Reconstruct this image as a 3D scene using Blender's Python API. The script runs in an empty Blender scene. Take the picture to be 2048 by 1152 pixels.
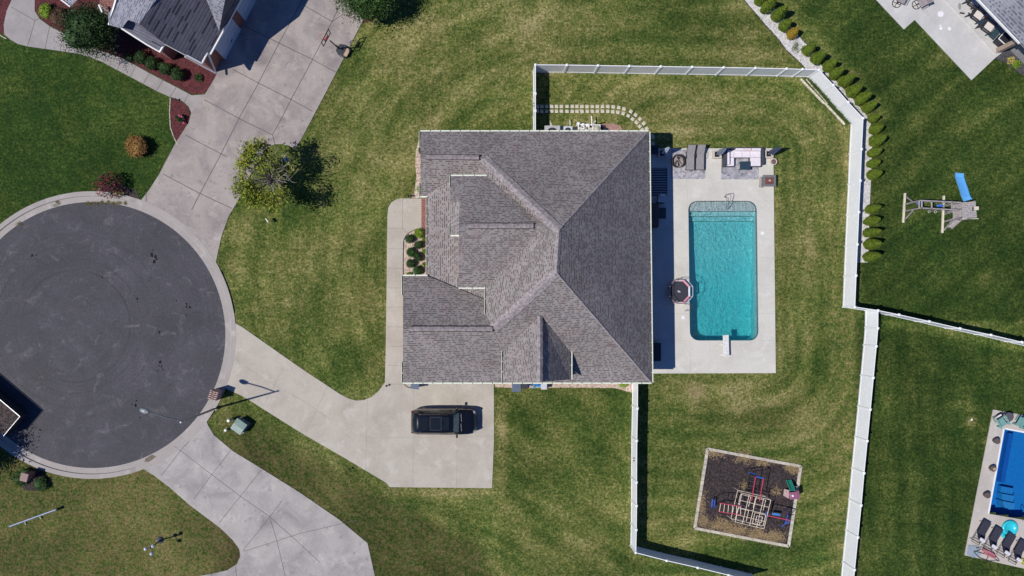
import bpy, bmesh, math, random
import numpy as np
from mathutils import Vector, Matrix
from mathutils.geometry import tessellate_polygon
R = math.radians
random.seed(7)
scene = bpy.context.scene
COL = scene.collection

# ------------------------------------------------------------ camera / sky / sun
H, K, NX, NY = 58.0, 1473.0, 940.0, 613.0      # height, focal length, point below the camera
cd = bpy.data.cameras.new("camera"); cam = bpy.data.objects.new("camera", cd); COL.objects.link(cam)
cam.location = (0, 0, H); cam.rotation_euler = (0, 0, 0)
cd.sensor_width = 36; cd.lens = K / 2048 * 36
cd.shift_x = (1024 - NX) / 2048; cd.shift_y = (NY - 576) / 2048
cd.clip_start = 1; cd.clip_end = 6000
scene.camera = cam
SUN_EL, SUN_AZ = R(54.6), R(15.5)              # light travels towards +x and a little +y
tosun = Vector((-math.cos(SUN_AZ) * math.cos(SUN_EL), -math.sin(SUN_AZ) * math.cos(SUN_EL), math.sin(SUN_EL)))
w = bpy.data.worlds.new("World"); scene.world = w; w.use_nodes = True
nt = w.node_tree; sky = nt.nodes.new("ShaderNodeTexSky"); sky.sky_type = 'NISHITA'; sky.sun_disc = False
sky.sun_elevation = SUN_EL; sky.sun_rotation = math.atan2(tosun.x, tosun.y)
sky.air_density = 1.3; sky.dust_density = 0.1; sky.ozone_density = 7.0
tn = nt.nodes.new("ShaderNodeMix"); tn.data_type = 'RGBA'; tn.blend_type = 'MULTIPLY'; tn.inputs[0].default_value = 1; tn.inputs[7].default_value = (.62, .90, 1.45, 1)
nt.links.new(sky.outputs[0], tn.inputs[6]); nt.links.new(tn.outputs[2], nt.nodes["Background"].inputs[0]); nt.nodes["Background"].inputs[1].default_value = 0.045
sd = bpy.data.lights.new("sun", 'SUN'); so = bpy.data.objects.new("sun", sd); COL.objects.link(so)
sd.energy = 4.0; sd.angle = R(0.5); sd.color = (1.0, 0.955, 0.885)
so.rotation_euler = tosun.to_track_quat('Z', 'Y').to_euler()
vs = scene.view_settings; vs.view_transform = 'Standard'; vs.look = 'None'; vs.exposure = 0.06; vs.gamma = 1
scene.render.engine = 'CYCLES'

# ------------------------------------------------------------ helpers
def P(px, py, z=0.0):
    s = (H - z) / K
    return Vector(((px - NX) * s, (NY - py) * s, z))
def tag(o, label=None, cat=None, group=None, kind=None):
    if label: o['label'] = label
    if cat: o['category'] = cat
    if group: o['group'] = group
    if kind: o['kind'] = kind
    return o
def thing(name, label, cat, loc=(0, 0, 0), rz=0, group=None):
    o = bpy.data.objects.new(name, None); COL.objects.link(o)
    o.empty_display_size = .2
    o.location = loc; o.rotation_euler = (0, 0, rz)
    return tag(o, label, cat, group)
def children(o): return [c for c in bpy.data.objects if c.parent == o]
def copy_tree(o, parent=None):
    c = o.copy(); COL.objects.link(c); c.parent = parent
    for ch in children(o): copy_tree(ch, c)
    return c
def root_loc(o):
    l = Vector((0, 0, 0))
    while o is not None:
        l += o.location; o = o.parent
    return l
class MB:
    def __init__(s): s.v = []; s.f = []; s.uv = None
    def add(s, vs, fs):
        n = len(s.v); s.v += [tuple(v) for v in vs]; s.f += [tuple(i + n for i in f) for f in fs]; return s
    def box(s, c, d, rz=0, M=None):
        x, y, z = d[0] / 2, d[1] / 2, d[2] / 2
        vs = [Vector((a, b, e)) for a in (-x, x) for b in (-y, y) for e in (-z, z)]
        m = M if M is not None else Matrix.Rotation(rz, 3, 'Z')
        vs = [m @ v + Vector(c) for v in vs]
        return s.add(vs, [(0, 1, 3, 2), (4, 6, 7, 5), (0, 4, 5, 1), (2, 3, 7, 6), (0, 2, 6, 4), (1, 5, 7, 3)])
    def beam(s, p, q, w, h):
        p = Vector(p); q = Vector(q); d = q - p; L = d.length
        if L < 1e-5: return s
        x = d / L; up = Vector((0, 0, 1)) if abs(x.z) < .95 else Vector((0, 1, 0))
        y = up.cross(x).normalized(); z = x.cross(y)
        M = Matrix((x, y, z)).transposed()
        return s.box((p + q) / 2, (L, w, h), M=M)
    def tube(s, pts, r, n=8):
        pts = [Vector(p) for p in pts]
        rs = r if isinstance(r, (list, tuple)) else [r] * len(pts)
        vs = []; fs = []
        for i, p in enumerate(pts):
            d = (pts[min(i + 1, len(pts) - 1)] - pts[max(i - 1, 0)]).normalized()
            up = Vector((0, 0, 1)) if abs(d.z) < .9 else Vector((1, 0, 0))
            a = d.cross(up).normalized(); b = d.cross(a)
            for k in range(n):
                t = 2 * math.pi * k / n
                vs.append(p + (a * math.cos(t) + b * math.sin(t)) * rs[i])
        for i in range(len(pts) - 1):
            for k in range(n):
                fs.append((i * n + k, i * n + (k + 1) % n, (i + 1) * n + (k + 1) % n, (i + 1) * n + k))
        fs.append(tuple(range(n - 1, -1, -1))); fs.append(tuple((len(pts) - 1) * n + k for k in range(n)))
        return s.add(vs, fs)
    def lathe(s, c, prof, n=16, sx=1, sy=1):
        vs = []; fs = []
        for (r, z) in prof:
            for k in range(n):
                t = 2 * math.pi * k / n
                vs.append((c[0] + r * sx * math.cos(t), c[1] + r * sy * math.sin(t), c[2] + z))
        m = len(prof)
        for i in range(m - 1):
            for k in range(n):
                fs.append((i * n + k, i * n + (k + 1) % n, (i + 1) * n + (k + 1) % n, (i + 1) * n + k))
        fs.append(tuple(range(n - 1, -1, -1))); fs.append(tuple((m - 1) * n + k for k in range(n)))
        return s.add(vs, fs)
    def prism(s, pts, z0, z1, holes=(), bottom=True):
        loops = [[Vector((p[0], p[1], 0)) for p in pts]] + [[Vector((p[0], p[1], 0)) for p in h] for h in holes]
        flat = [p for l in loops for p in l]
        tris = tessellate_polygon(loops)
        n = len(flat); vs = [(p.x, p.y, z0) for p in flat] + [(p.x, p.y, z1) for p in flat]
        fs = []
        for t in tris:
            a, b, c = (flat[i] for i in t)
            t = tuple(t) if (b - a).cross(c - a).z > 0 else tuple(reversed(t))
            fs.append(tuple(i + n for i in t))
            if bottom: fs.append(tuple(reversed(t)))
        o = 0
        for li, l in enumerate(loops):
            m = len(l)
            area = sum(l[i].x * l[(i + 1) % m].y - l[(i + 1) % m].x * l[i].y for i in range(m))
            ccw = (area > 0) == (li == 0)
            for i in range(m):
                j = (i + 1) % m
                q = (o + i, o + j, n + o + j, n + o + i)
                fs.append(q if ccw else tuple(reversed(q)))
            o += m
        return s.add(vs, fs)
    def quad(s, a, b, c, d): return s.add([a, b, c, d], [(0, 1, 2, 3)])
    def build(s, name, m, parent=None, smooth=False, bevel=0, uv=None):
        me = bpy.data.meshes.new(name)
        off = root_loc(parent) if parent is not None and not getattr(s, 'local', False) else Vector((0, 0, 0))
        v = [(a - off.x, b - off.y, c - off.z) for a, b, c in s.v]
        me.from_pydata(v, [], s.f); me.update()
        if smooth:
            for p in me.polygons: p.use_smooth = True
        if uv is not None:
            l = me.uv_layers.new(name="UVMap")
            k = 0
            for p in me.polygons:
                for vi, li in zip(p.vertices, p.loop_indices):
                    l.data[li].uv = uv(me.vertices[vi].co + off, p)
        me.materials.append(m)
        o = bpy.data.objects.new(name, me); COL.objects.link(o)
        if parent is not None: o.parent = parent
        if bevel:
            b = o.modifiers.new("bevel", 'BEVEL'); b.width = bevel; b.segments = 2; b.limit_method = 'ANGLE'
        return o
def L():
    m = MB(); m.local = True; return m
def struct(o): o['kind'] = 'structure'; return o

# ------------------------------------------------------------ materials
def newmat(name):
    m = bpy.data.materials.new(name); m.use_nodes = True
    t = m.node_tree; b = t.nodes["Principled BSDF"]
    return m, t, b
def N(t, kind, **kw):
    n = t.nodes.new(kind)
    for k, v in kw.items():
        if hasattr(n, k) and k not in ('Scale',): setattr(n, k, v)
        else: n.inputs[k].default_value = v
    return n
def mixc(t, f, a, b, mode='MIX'):
    n = t.nodes.new("ShaderNodeMix"); n.data_type = 'RGBA'; n.blend_type = mode
    for idx, v in ((0, f), (6, a), (7, b)):
        if hasattr(v, 'is_linked') or hasattr(v, 'links'): t.links.new(v, n.inputs[idx])
        elif idx == 0: n.inputs[0].default_value = v
        else: n.inputs[idx].default_value = (*v, 1) if len(v) == 3 else v
    return n.outputs[2]
def noise(t, vec, scale, detail=3, rough=.55, dist=0):
    n = t.nodes.new("ShaderNodeTexNoise"); n.inputs['Scale'].default_value = scale
    n.inputs['Detail'].default_value = detail; n.inputs['Roughness'].default_value = rough
    n.inputs['Distortion'].default_value = dist
    t.links.new(vec, n.inputs['Vector']); return n.outputs[0]
def ramp(t, f, stops):
    n = t.nodes.new("ShaderNodeValToRGB"); e = n.color_ramp.elements
    while len(e) < len(stops): e.new(.5)
    for el, (p, c) in zip(e, stops):
        el.position = p; el.color = (*c, 1) if len(c) == 3 else (c[0],) * 3 + (1,)
    t.links.new(f, n.inputs[0]); return n.outputs[0]
def math_(t, op, a, b=None, c=None, clamp=False):
    n = t.nodes.new("ShaderNodeMath"); n.operation = op; n.use_clamp = clamp
    for i, v in enumerate((a, b, c)):
        if v is None: continue
        if hasattr(v, 'links'): t.links.new(v, n.inputs[i])
        else: n.inputs[i].default_value = v
    return n.outputs[0]
def bump(t, b, h, strength=.3, dist=.02):
    n = t.nodes.new("ShaderNodeBump"); n.inputs['Strength'].default_value = strength; n.inputs['Distance'].default_value = dist
    t.links.new(h, n.inputs['Height']); t.links.new(n.outputs[0], b.inputs['Normal'])
_mc = {}
def mat(name, col, rough=.6, metal=0, var=.12, scale=6, bmp=0, col2=None, coat=0, spec=.5):
    if name in _mc: return _mc[name]
    m, t, b = newmat(name); tc = N(t, "ShaderNodeTexCoord").outputs['Object']
    n = noise(t, tc, scale, 4, .6)
    c1 = tuple(max(0, c * (1 - var)) for c in col); c2 = col2 or tuple(min(1, c * (1 + var)) for c in col)
    t.links.new(ramp(t, n, [(.35, c1), (.65, c2)]), b.inputs['Base Color'])
    b.inputs['Roughness'].default_value = rough; b.inputs['Metallic'].default_value = metal
    b.inputs['Coat Weight'].default_value = coat; b.inputs['Specular IOR Level'].default_value = spec
    if bmp: bump(t, b, noise(t, tc, scale * 6, 3), bmp, .02)
    _mc[name] = m; return m
def concrete(name, base, stain, bright, seed=0, sw=.5, grit=.25):
    m, t, b = newmat(name); tc = N(t, "ShaderNodeTexCoord").outputs['Object']
    mp = N(t, "ShaderNodeMapping"); mp.inputs['Location'].default_value = (seed * 13.1, seed * 7.7, 0); t.links.new(tc, mp.inputs[0]); v = mp.outputs[0]
    c = mixc(t, ramp(t, noise(t, v, .45, 6, .62, .5), [(.42, (0,)), (.72, (1,))]), base, stain)
    c = mixc(t, ramp(t, noise(t, v, .8, 5, .6, .3), [(.55, (0,)), (.78, (1,))]), c, bright)
    sp = ramp(t, noise(t, v, 1.6, 7, .75), [(.56, (0,)), (.72, (sw,))])
    c = mixc(t, sp, c, tuple(x * .55 for x in stain))
    c = mixc(t, grit, c, ramp(t, noise(t, v, 9, 6, .75), [(.3, (.62,)), (.7, (1.3,))]), 'MULTIPLY')
    t.links.new(c, b.inputs['Base Color']); b.inputs['Roughness'].default_value = .85
    bump(t, b, noise(t, v, 30, 3), .15, .01)
    return m
M_conc_new = concrete("pale_concrete", (.465, .425, .362), (.375, .335, .28), (.55, .51, .455), 1, .2)
M_conc_deck = concrete("deck_concrete", (.59, .57, .515), (.50, .48, .43), (.67, .65, .61), 2, .14)
M_conc_old = concrete("weathered_concrete", (.37, .325, .30), (.21, .18, .18), (.48, .445, .40), 3, .75)
M_conc_sw = concrete("worn_concrete", (.40, .37, .35), (.25, .23, .23), (.52, .48, .45), 4, .65)
M_kerb = concrete("kerb_concrete", (.37, .335, .315), (.33, .30, .28), (.5, .46, .43), 5, .3)
M_patio = concrete("patio_concrete", (.55, .54, .52), (.46, .45, .44), (.64, .63, .615), 6, .1)
M_poolconc = concrete("poolside_concrete", (.50, .46, .42), (.42, .37, .33), (.6, .57, .54), 7, .1)
M_joint = mat("joint_dark", (.10, .09, .085), .9)
M_joint_soft = mat("joint_soft", (.33, .31, .28), .9)

def grain(name, cols, scale, rough=.9, bs=.5, big=None):
    m, t, b = newmat(name); tc = N(t, "ShaderNodeTexCoord").outputs['Object']
    vo = N(t, "ShaderNodeTexVoronoi"); vo.inputs['Scale'].default_value = scale; t.links.new(tc, vo.inputs['Vector'])
    sep = N(t, "ShaderNodeSeparateColor"); t.links.new(vo.outputs['Color'], sep.inputs[0])
    c = ramp(t, sep.outputs[0], [(i / (len(cols) - 1), k) for i, k in enumerate(cols)])
    if big: c = mixc(t, ramp(t, noise(t, tc, 1.3, 5, .7), [(.45, (0,)), (.65, (.8,))]), c, big)
    t.links.new(c, b.inputs['Base Color']); b.inputs['Roughness'].default_value = rough
    bump(t, b, vo.outputs['Distance'], bs, .04)
    return m
M_mulch_red = grain("red_mulch", [(.03, .006, .008), (.075, .014, .018), (.15, .032, .034), (.05, .010, .012)], 14)
M_mulch_dark = grain("dark_mulch", [(.014, .010, .011), (.027, .018, .019), (.068, .048, .048), (.018, .013, .013)], 10)
M_mulch_slate = grain("slate_mulch", [(.03, .03, .035), (.06, .06, .07), (.09, .08, .09)], 12)
M_rock_pink = grain("pink_gravel", [(.30, .22, .17), (.50, .38, .30), (.62, .52, .44), (.38, .27, .21)], 9)
M_rock_white = grain("white_gravel", [(.36, .34, .34), (.55, .53, .53), (.68, .66, .66), (.46, .44, .44)], 11)
M_redstone = grain("red_stone", [(.26, .12, .10), (.4, .25, .22), (.34, .16, .13)], 10)

def asphalt():
    m, t, b = newmat("asphalt"); tc = N(t, "ShaderNodeTexCoord").outputs['Object']
    c = mixc(t, ramp(t, noise(t, tc, .22, 5, .6, .6), [(.4, (0,)), (.7, (1,))]), (.036, .035, .044), (.053, .051, .064))
    # tyre arcs: rings about the turning centre, broken up by noise
    cx, cy = (150 - NX) * H / K, (NY - 652) * H / K
    sx = N(t, "ShaderNodeSeparateXYZ"); t.links.new(tc, sx.inputs[0])
    dx = math_(t, 'SUBTRACT', sx.outputs[0], cx); dy = math_(t, 'SUBTRACT', sx.outputs[1], cy)
    r = math_(t, 'SQRT', math_(t, 'ADD', math_(t, 'MULTIPLY', dx, dx), math_(t, 'MULTIPLY', dy, dy))); th = math_(t, 'ARCTAN2', dy, dx)
    pv = N(t, "ShaderNodeCombineXYZ"); t.links.new(math_(t, 'MULTIPLY', r, 2.2), pv.inputs[0]); t.links.new(math_(t, 'MULTIPLY', th, 1.3), pv.inputs[1])
    st = noise(t, pv.outputs[0], 1.0, 5, .65)
    c = mixc(t, .38, c, ramp(t, st, [(.3, (.70,)), (.7, (1.35,))]), 'MULTIPLY')
    c = mixc(t, .8, c, ramp(t, noise(t, tc, .35, 6, .7, 1.0), [(.3, (.74,)), (.7, (1.28,))]), 'MULTIPLY')
    brk = ramp(t, noise(t, tc, .22, 3), [(.34, (0,)), (.50, (1,))])
    for rr, wd, k in ((4.1, .10, .55), (4.45, .06, .35), (5.0, .09, .35), (6.1, .12, .3), (7.0, .08, .25)):
        e = math_(t, 'ABSOLUTE', math_(t, 'SUBTRACT', r, math_(t, 'ADD', rr, math_(t, 'MULTIPLY', noise(t, tc, .15, 1), .5))))
        f = math_(t, 'MULTIPLY', math_(t, 'MULTIPLY', ramp(t, math_(t, 'DIVIDE', e, wd), [(.3, (1,)), (1, (0,))]), brk), k)
        c = mixc(t, f, c, (.018, .016, .02))
    # pale scuffs and dark oil spots
    c = mixc(t, ramp(t, noise(t, tc, .9, 6, .7, .8), [(.56, (0,)), (.76, (.6,))]), c, (.17, .165, .18))
    c = mixc(t, ramp(t, noise(t, tc, 1.1, 5, .8, .5), [(.69, (0,)), (.72, (.85,))]), c, (.02, .017, .018))
    c = mixc(t, .8, c, ramp(t, noise(t, tc, 5.5, 4, .9), [(.3, (.45,)), (.7, (1.6,))]), 'MULTIPLY')
    c = mixc(t, ramp(t, noise(t, tc, 9, 2, .5), [(.74, (0,)), (.76, (.5,))]), c, (.30, .29, .28))
    t.links.new(c, b.inputs['Base Color']); b.inputs['Roughness'].default_value = .75
    bump(t, b, noise(t, tc, 25, 3), .3, .01)
    return m
M_asphalt = asphalt()

def lawn():
    m, t, b = newmat("lawn_grass"); tc = N(t, "ShaderNodeTexCoord").outputs['Object']
    at = N(t, "ShaderNodeAttribute"); at.attribute_name = "grass"; sp = N(t, "ShaderNodeSeparateColor"); t.links.new(at.outputs['Color'], sp.inputs[0])
    dry, tone, brown = sp.outputs[0], sp.outputs[1], sp.outputs[2]
    n1 = noise(t, tc, .55, 6, .65, .3); n2 = noise(t, tc, 2.3, 5, .7, .2); n3 = noise(t, tc, 7.5, 3, .75)
    d = math_(t, 'ADD', dry, math_(t, 'MULTIPLY', math_(t, 'SUBTRACT', n1, .5), .75))
    d = math_(t, 'ADD', d, math_(t, 'MULTIPLY', math_(t, 'SUBTRACT', n2, .5), 1.0))
    d = math_(t, 'ADD', d, math_(t, 'MULTIPLY', math_(t, 'SUBTRACT', n3, .5), 1.5), clamp=True)
    c = ramp(t, d, [(0.0, (.024, .058, .012)), (.35, (.068, .105, .021)), (.65, (.165, .172, .050)), (1.0, (.34, .29, .135))])
    bn = math_(t, 'MULTIPLY', brown, ramp(t, n2, [(.4, (0,)), (.6, (1,))]))
    c = mixc(t, bn, c, (.15, .095, .055))
    c = mixc(t, 1, c, ramp(t, noise(t, tc, 4.6, 4, .95), [(.30, (.30,)), (.70, (1.75,))]), 'MULTIPLY')
    cm = N(t, "ShaderNodeCombineColor")
    for i in range(3): t.links.new(tone, cm.inputs[i])
    c = mixc(t, 1, c, cm.outputs[0], 'MULTIPLY')
    t.links.new(c, b.inputs['Base Color']); b.inputs['Roughness'].default_value = .95; b.inputs['Specular IOR Level'].default_value = .1
    bump(t, b, noise(t, tc, 16, 3, .7), .75, .05)
    return m
M_lawn = lawn()

def shingle(name, light, mid, dark, cw=.15, rh=.185, tint=(.92, .76, .76), line=.35, dens=.5):
    """courses of laminated shingles: each course has a shadow line and random dark tabs in its lower half"""
    m, t, b = newmat(name); uvn = N(t, "ShaderNodeUVMap"); uvn.uv_map = "UVMap"; uv = uvn.outputs[0]
    sp = N(t, "ShaderNodeSeparateXYZ"); t.links.new(uv, sp.inputs[0])
    vr = math_(t, 'DIVIDE', sp.outputs[1], rh); row = math_(t, 'FLOOR', vr); fv = math_(t, 'FRACT', vr)
    wn0 = N(t, "ShaderNodeTexWhiteNoise"); wn0.noise_dimensions = '1D'; t.links.new(row, wn0.inputs['W'])
    uu = math_(t, 'ADD', math_(t, 'DIVIDE', sp.outputs[0], cw), math_(t, 'MULTIPLY', wn0.outputs[0], 3.0)); cell = math_(t, 'FLOOR', uu); fu = math_(t, 'FRACT', uu)
    cb = N(t, "ShaderNodeCombineXYZ"); t.links.new(cell, cb.inputs[0]); t.links.new(row, cb.inputs[1])
    wn = N(t, "ShaderNodeTexWhiteNoise"); wn.noise_dimensions = '2D'; t.links.new(cb.outputs[0], wn.inputs['Vector'])
    tab = math_(t, 'GREATER_THAN', wn.outputs[0], dens)
    low = ramp(t, fv, [(.50, (1,)), (.62, (0,))])
    c = mixc(t, ramp(t, noise(t, uv, 2.2, 5, .75), [(.35, (0,)), (.65, (1,))]), light, mid)
    c = mixc(t, math_(t, 'MULTIPLY', math_(t, 'MULTIPLY', tab, low), .78), c, dark)
    c = mixc(t, math_(t, 'MULTIPLY', ramp(t, fv, [(.06, (1,)), (.16, (0,))]), line), c, tuple(x * .5 for x in dark))
    c = mixc(t, ramp(t, noise(t, uv, .9, 5, .7), [(.45, (0,)), (.72, (.6,))]), c, tint, 'MULTIPLY')
    c = mixc(t, .6, c, ramp(t, noise(t, uv, .3, 4, .6, .5), [(.3, (.78,)), (.7, (1.22,))]), 'MULTIPLY')
    c = mixc(t, .6, c, ramp(t, noise(t, uv, 9, 3, .8), [(.3, (.75,)), (.7, (1.3,))]), 'MULTIPLY')
    t.links.new(c, b.inputs['Base Color']); b.inputs['Roughness'].default_value = .92; b.inputs['Specular IOR Level'].default_value = .1
    bump(t, b, math_(t, 'ADD', fv, math_(t, 'MULTIPLY', tab, .4)), -.25, .02)
    return m
M_roof = shingle("grey_shingles", (.315, .287, .278), (.235, .213, .208), (.09, .08, .08), cw=.12, rh=.16, dens=.5)
M_roof_blue_shaded = shingle("slate_shingles_shaded", (.17, .165, .20), (.12, .12, .15), (.03, .03, .045), .9, .24, (.9, .9, .95), .9, .8)  # darker copy for slopes turned from the sun, shade put into the colour
M_roof_ltblue = shingle("blue_grey_shingles", (.30, .30, .34), (.22, .225, .26), (.10, .105, .14), .16, .2, (.9, .95, 1))  # on the upper left house: sunlit slopes, sunlight put into the colour
M_cap = mat("ridge_shingle", (.27, .235, .24), .9, var=.35, scale=5)
M_gutter = mat("cream_gutter", (.70, .74, .62), .4, var=.05)
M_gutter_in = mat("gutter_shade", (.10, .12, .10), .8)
M_white = mat("white_trim", (.80, .80, .80), .45, var=.04)
M_vinyl = mat("white_vinyl", (.90, .91, .93), .35, var=.03, scale=2)
M_dark = mat("black_metal", (.02, .02, .022), .4, var=.2)
M_chrome = mat("polished_steel", (.6, .6, .62), .25, metal=1)
def brick(name, c1, c2, mort):
    m, t, b = newmat(name); tc = N(t, "ShaderNodeTexCoord").outputs['Object']
    # rotate so that courses run around vertical walls: use x+y as the running direction
    s = N(t, "ShaderNodeSeparateXYZ"); t.links.new(tc, s.inputs[0])
    cb = N(t, "ShaderNodeCombineXYZ"); t.links.new(math_(t, 'ADD', s.outputs[0], s.outputs[1]), cb.inputs[0]); t.links.new(math_(t, 'ADD', s.outputs[2], math_(t, 'MULTIPLY', s.outputs[1], .5)), cb.inputs[1])
    br = N(t, "ShaderNodeTexBrick"); t.links.new(cb.outputs[0], br.inputs['Vector'])
    br.inputs['Color1'].default_value = (*c1, 1); br.inputs['Color2'].default_value = (*c2, 1); br.inputs['Mortar'].default_value = (*mort, 1)
    br.inputs['Scale'].default_value = 1; br.inputs['Brick Width'].default_value = .22; br.inputs['Row Height'].default_value = .08; br.inputs['Mortar Size'].default_value = .008
    t.links.new(br.outputs[0], b.inputs['Base Color']); b.inputs['Roughness'].default_value = .9
    return m
M_brick = brick("red_brick", (.28, .085, .06), (.18, .05, .04), (.3, .25, .22))
M_brick_lt = brick("pink_brick", (.34, .20, .17), (.24, .12, .10), (.55, .5, .46))

def leafmat(name, stops, scale=2.5, rough=.7):
    m, t, b = newmat(name); tc = N(t, "ShaderNodeTexCoord").outputs['Object']
    n = noise(t, tc, scale, 4, .85)
    t.links.new(ramp(t, n, stops), b.inputs['Base Color']); b.inputs['Roughness'].default_value = rough
    b.inputs['Specular IOR Level'].default_value = .3
    return m
M_leaf = leafmat("leaf_green", [(.3, (.012, .035, .008)), (.5, (.035, .085, .016)), (.7, (.09, .16, .035))])
M_leaf_dark = leafmat("leaf_dark", [(.32, (.007, .02, .006)), (.5, (.022, .056, .012)), (.68, (.08, .14, .045))], 5)
M_leaf_arb = leafmat("arborvitae_green", [(.32, (.035, .07, .006)), (.5, (.10, .15, .012)), (.68, (.22, .29, .03))], 5)
M_leaf_arb_brown = leafmat("arborvitae_bronze", [(.3, (.16, .13, .01)), (.5, (.28, .20, .02)), (.7, (.34, .17, .03))], 3)
M_leaf_tree = leafmat("leaf_yellow_green", [(.32, (.04, .075, .012)), (.44, (.13, .18, .02)), (.56, (.28, .31, .035)), (.68, (.48, .36, .03))], 1.3)
M_leaf_orange = leafmat("leaf_orange", [(.32, (.10, .045, .012)), (.5, (.30, .16, .045)), (.68, (.44, .28, .10))], 5)
M_leaf_red = leafmat("leaf_crimson", [(.3, (.02, .02, .01)), (.5, (.06, .03, .02)), (.62, (.28, .02, .05)), (.75, (.30, .03, .06))], 3)
M_leaf_brown = leafmat("leaf_bronze", [(.3, (.03, .015, .012)), (.5, (.10, .055, .035)), (.7, (.17, .10, .05))], 5)
M_leaf_lime = leafmat("leaf_lime", [(.3, (.07, .12, .01)), (.5, (.16, .26, .02)), (.7, (.3, .4, .04))], 5)
M_leaf_yellow = leafmat("leaf_golden", [(.3, (.22, .22, .03)), (.5, (.45, .38, .10)), (.7, (.6, .5, .25))], 5)
M_pink = mat("pink_petals", (.65, .12, .3), .6)
M_bark = mat("bark", (.10, .08, .065), .9, var=.4)
M_bark_pale = mat("pale_bark", (.30, .27, .24), .9, var=.4)
# ------------------------------------------------------------ ground
def poly(pts, z=0): return [P(x, y, z) for x, y in pts]
POOL = (1376, 402, 1517, 681)
def vnoise(X, Y, s, seed):
    r = np.random.RandomState(seed); T = r.rand(64, 64); x = X / s; y = Y / s; xi = np.floor(x).astype(int); yi = np.floor(y).astype(int); fx = x - xi; fy = y - yi
    fx = fx * fx * (3 - 2 * fx); fy = fy * fy * (3 - 2 * fy); g = lambda a, b: T[(xi + a) % 64, (yi + b) % 64]
    return (g(0, 0) * (1 - fx) + g(1, 0) * fx) * (1 - fy) + (g(0, 1) * (1 - fx) + g(1, 1) * fx) * fy - .5
def grass_field(X, Y):
    """per-vertex grass condition: (dryness, tone, brown patches) from world x, y"""
    s = K / H; px = X * s + NX; py = NY - Y * s
    G = lambda cx, cy, rx, ry: np.exp(-((px - cx) / rx) ** 2 - ((py - cy) / ry) ** 2)
    sm = lambda v, a, b: np.clip((v - a) / (b - a), 0, 1) ** 2 * (3 - 2 * np.clip((v - a) / (b - a), 0, 1))
    dry = np.full_like(px, .50); tone = np.full_like(px, 1.0); br = np.zeros_like(px)
    # lush front lawn on the left
    m = (1 - sm(px, 380, 430)) * (1 - sm(py, 400, 520)); dry = dry * (1 - m) + .14 * m; tone = tone * (1 - .12 * m)
    # lower left: thin patchy grass
    m = (1 - sm(px, 480, 560)) * sm(py, 880, 930); dry = dry * (1 - m) + .50 * m; br += .5 * m; tone -= .12 * m
    m = sm(px, 400, 480) * (1 - sm(px, 950, 1010)) * sm(py, 800 + (px - 480) * .55, 860 + (px - 480) * .55); br += .45 * m; tone -= .22 * m; dry -= .06 * m
    # strip between drive and front walk, diagonal mowing
    m = sm(px, 440, 480) * (1 - sm(px, 800, 1000)) * (1 - sm(py, 740, 800))
    ang = (px * .80 + py * .60) / 46
    dry += m * .06 * np.sin(ang * 2.2 + 4 * vnoise(X, Y, 5, 6)) + .14 * G(850, 140, 130, 90) + .10 * G(560, 590, 90, 90) + .15 * G(1010, 20, 80, 50) - .22 * G(700, 120, 60, 60)
    dry -= .15 * G(590, 430, 110, 40)
    # curved mower swathes round the top of the plot
    rr = np.hypot(px - 1150, (py - 420) * 1.1); m = sm(px, 560, 640) * (1 - sm(px, 1050, 1150)) * (1 - sm(py, 330, 460))
    dry += m * .04 * np.sin(rr / 13.0 + 4 * vnoise(X, Y, 6, 7)) + .05 * m
    m = sm(px, 1050, 1120) * (1 - sm(px, 1560, 1600)) * (1 - sm(py, 120, 130)); dry += m * .05 * np.sin(py / 7.5 + 3 * vnoise(X, Y, 6, 8))  ; tone -= .1 * m
    # backyard inside the white fence
    inside = (px > 1070) & (px < 1725) & (py > 140) & ~((px < 1262) & (py > 560))
    m = inside.astype(float); dry = dry * (1 - m) + .50 * m
    dx = np.maximum(np.maximum(1330 - px, px - 1530), 0); dy = np.maximum(np.maximum(310 - py, py - 720), 0); dd = np.hypot(dx, dy)
    dry += m * (.06 * np.sin(dd / 6.2 + 3 * vnoise(X, Y, 4, 9)) + .14 * G(1470, 240, 200, 30) + .16 * G(1500, 800, 150, 30) + .12 * G(1620, 480, 30, 220) - .15 * G(1330, 960, 60, 120) - .18 * G(1500, 1120, 180, 40) - .10 * G(1660, 900, 40, 200))
    br += .8 * G(1393, 785, 16, 14) + .35 * G(1560, 850, 90, 30) + .25 * m * sm(px, 1640, 1680); dry += .5 * G(1393, 785, 14, 12)
    # darker neighbours' lawns to the right
    m = (sm(px, 1560 + (py) * .9, 1600 + (py) * .9) * (py < 240) + sm(px, 1715, 1730) * (py >= 240)) * (py < 640)
    dry = dry * (1 - m) + .25 * m; tone = tone * (1 - .20 * m); dry += m * (.05 * np.sin((px * .62 + py * .78) / 11) + .25 * G(1915, 330, 14, 24) + .22 * G(1970, 560, 60, 20) + .2 * G(1880, 110, 60, 30))
    m = sm(px, 1700, 1725) * sm(py, 640 + (px - 1757) * .2, 655 + (px - 1757) * .2); dry = dry * (1 - m) + .20 * m; tone = tone * (1 - .22 * m); dry += m * (.05 * np.sin(px / 9) + .5 * G(1940, 845, 14, 10))
    # bottom lawn in the middle
    m = sm(px, 990, 1010) * (1 - sm(px, 1255, 1262)) * sm(py, 770, 780); dry -= .06 * m; tone -= .08 * m; dry += m * .07 * np.sin((px * .8 - py * .6) / 14)
    dry += .35 * G(1005, 880, 10, 110) + .3 * G(880, 985, 110, 8) + .18 * np.exp(-(np.abs(px - 1560) / 8) ** 2) * (py > 300) * (py < 745) + .25 * G(1110, 148, 40, 8)
    dry += .25 * G(480, 660, 22, 26) + .25 * G(745, 800, 30, 12) + .2 * G(450, 830, 16, 30)
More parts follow.
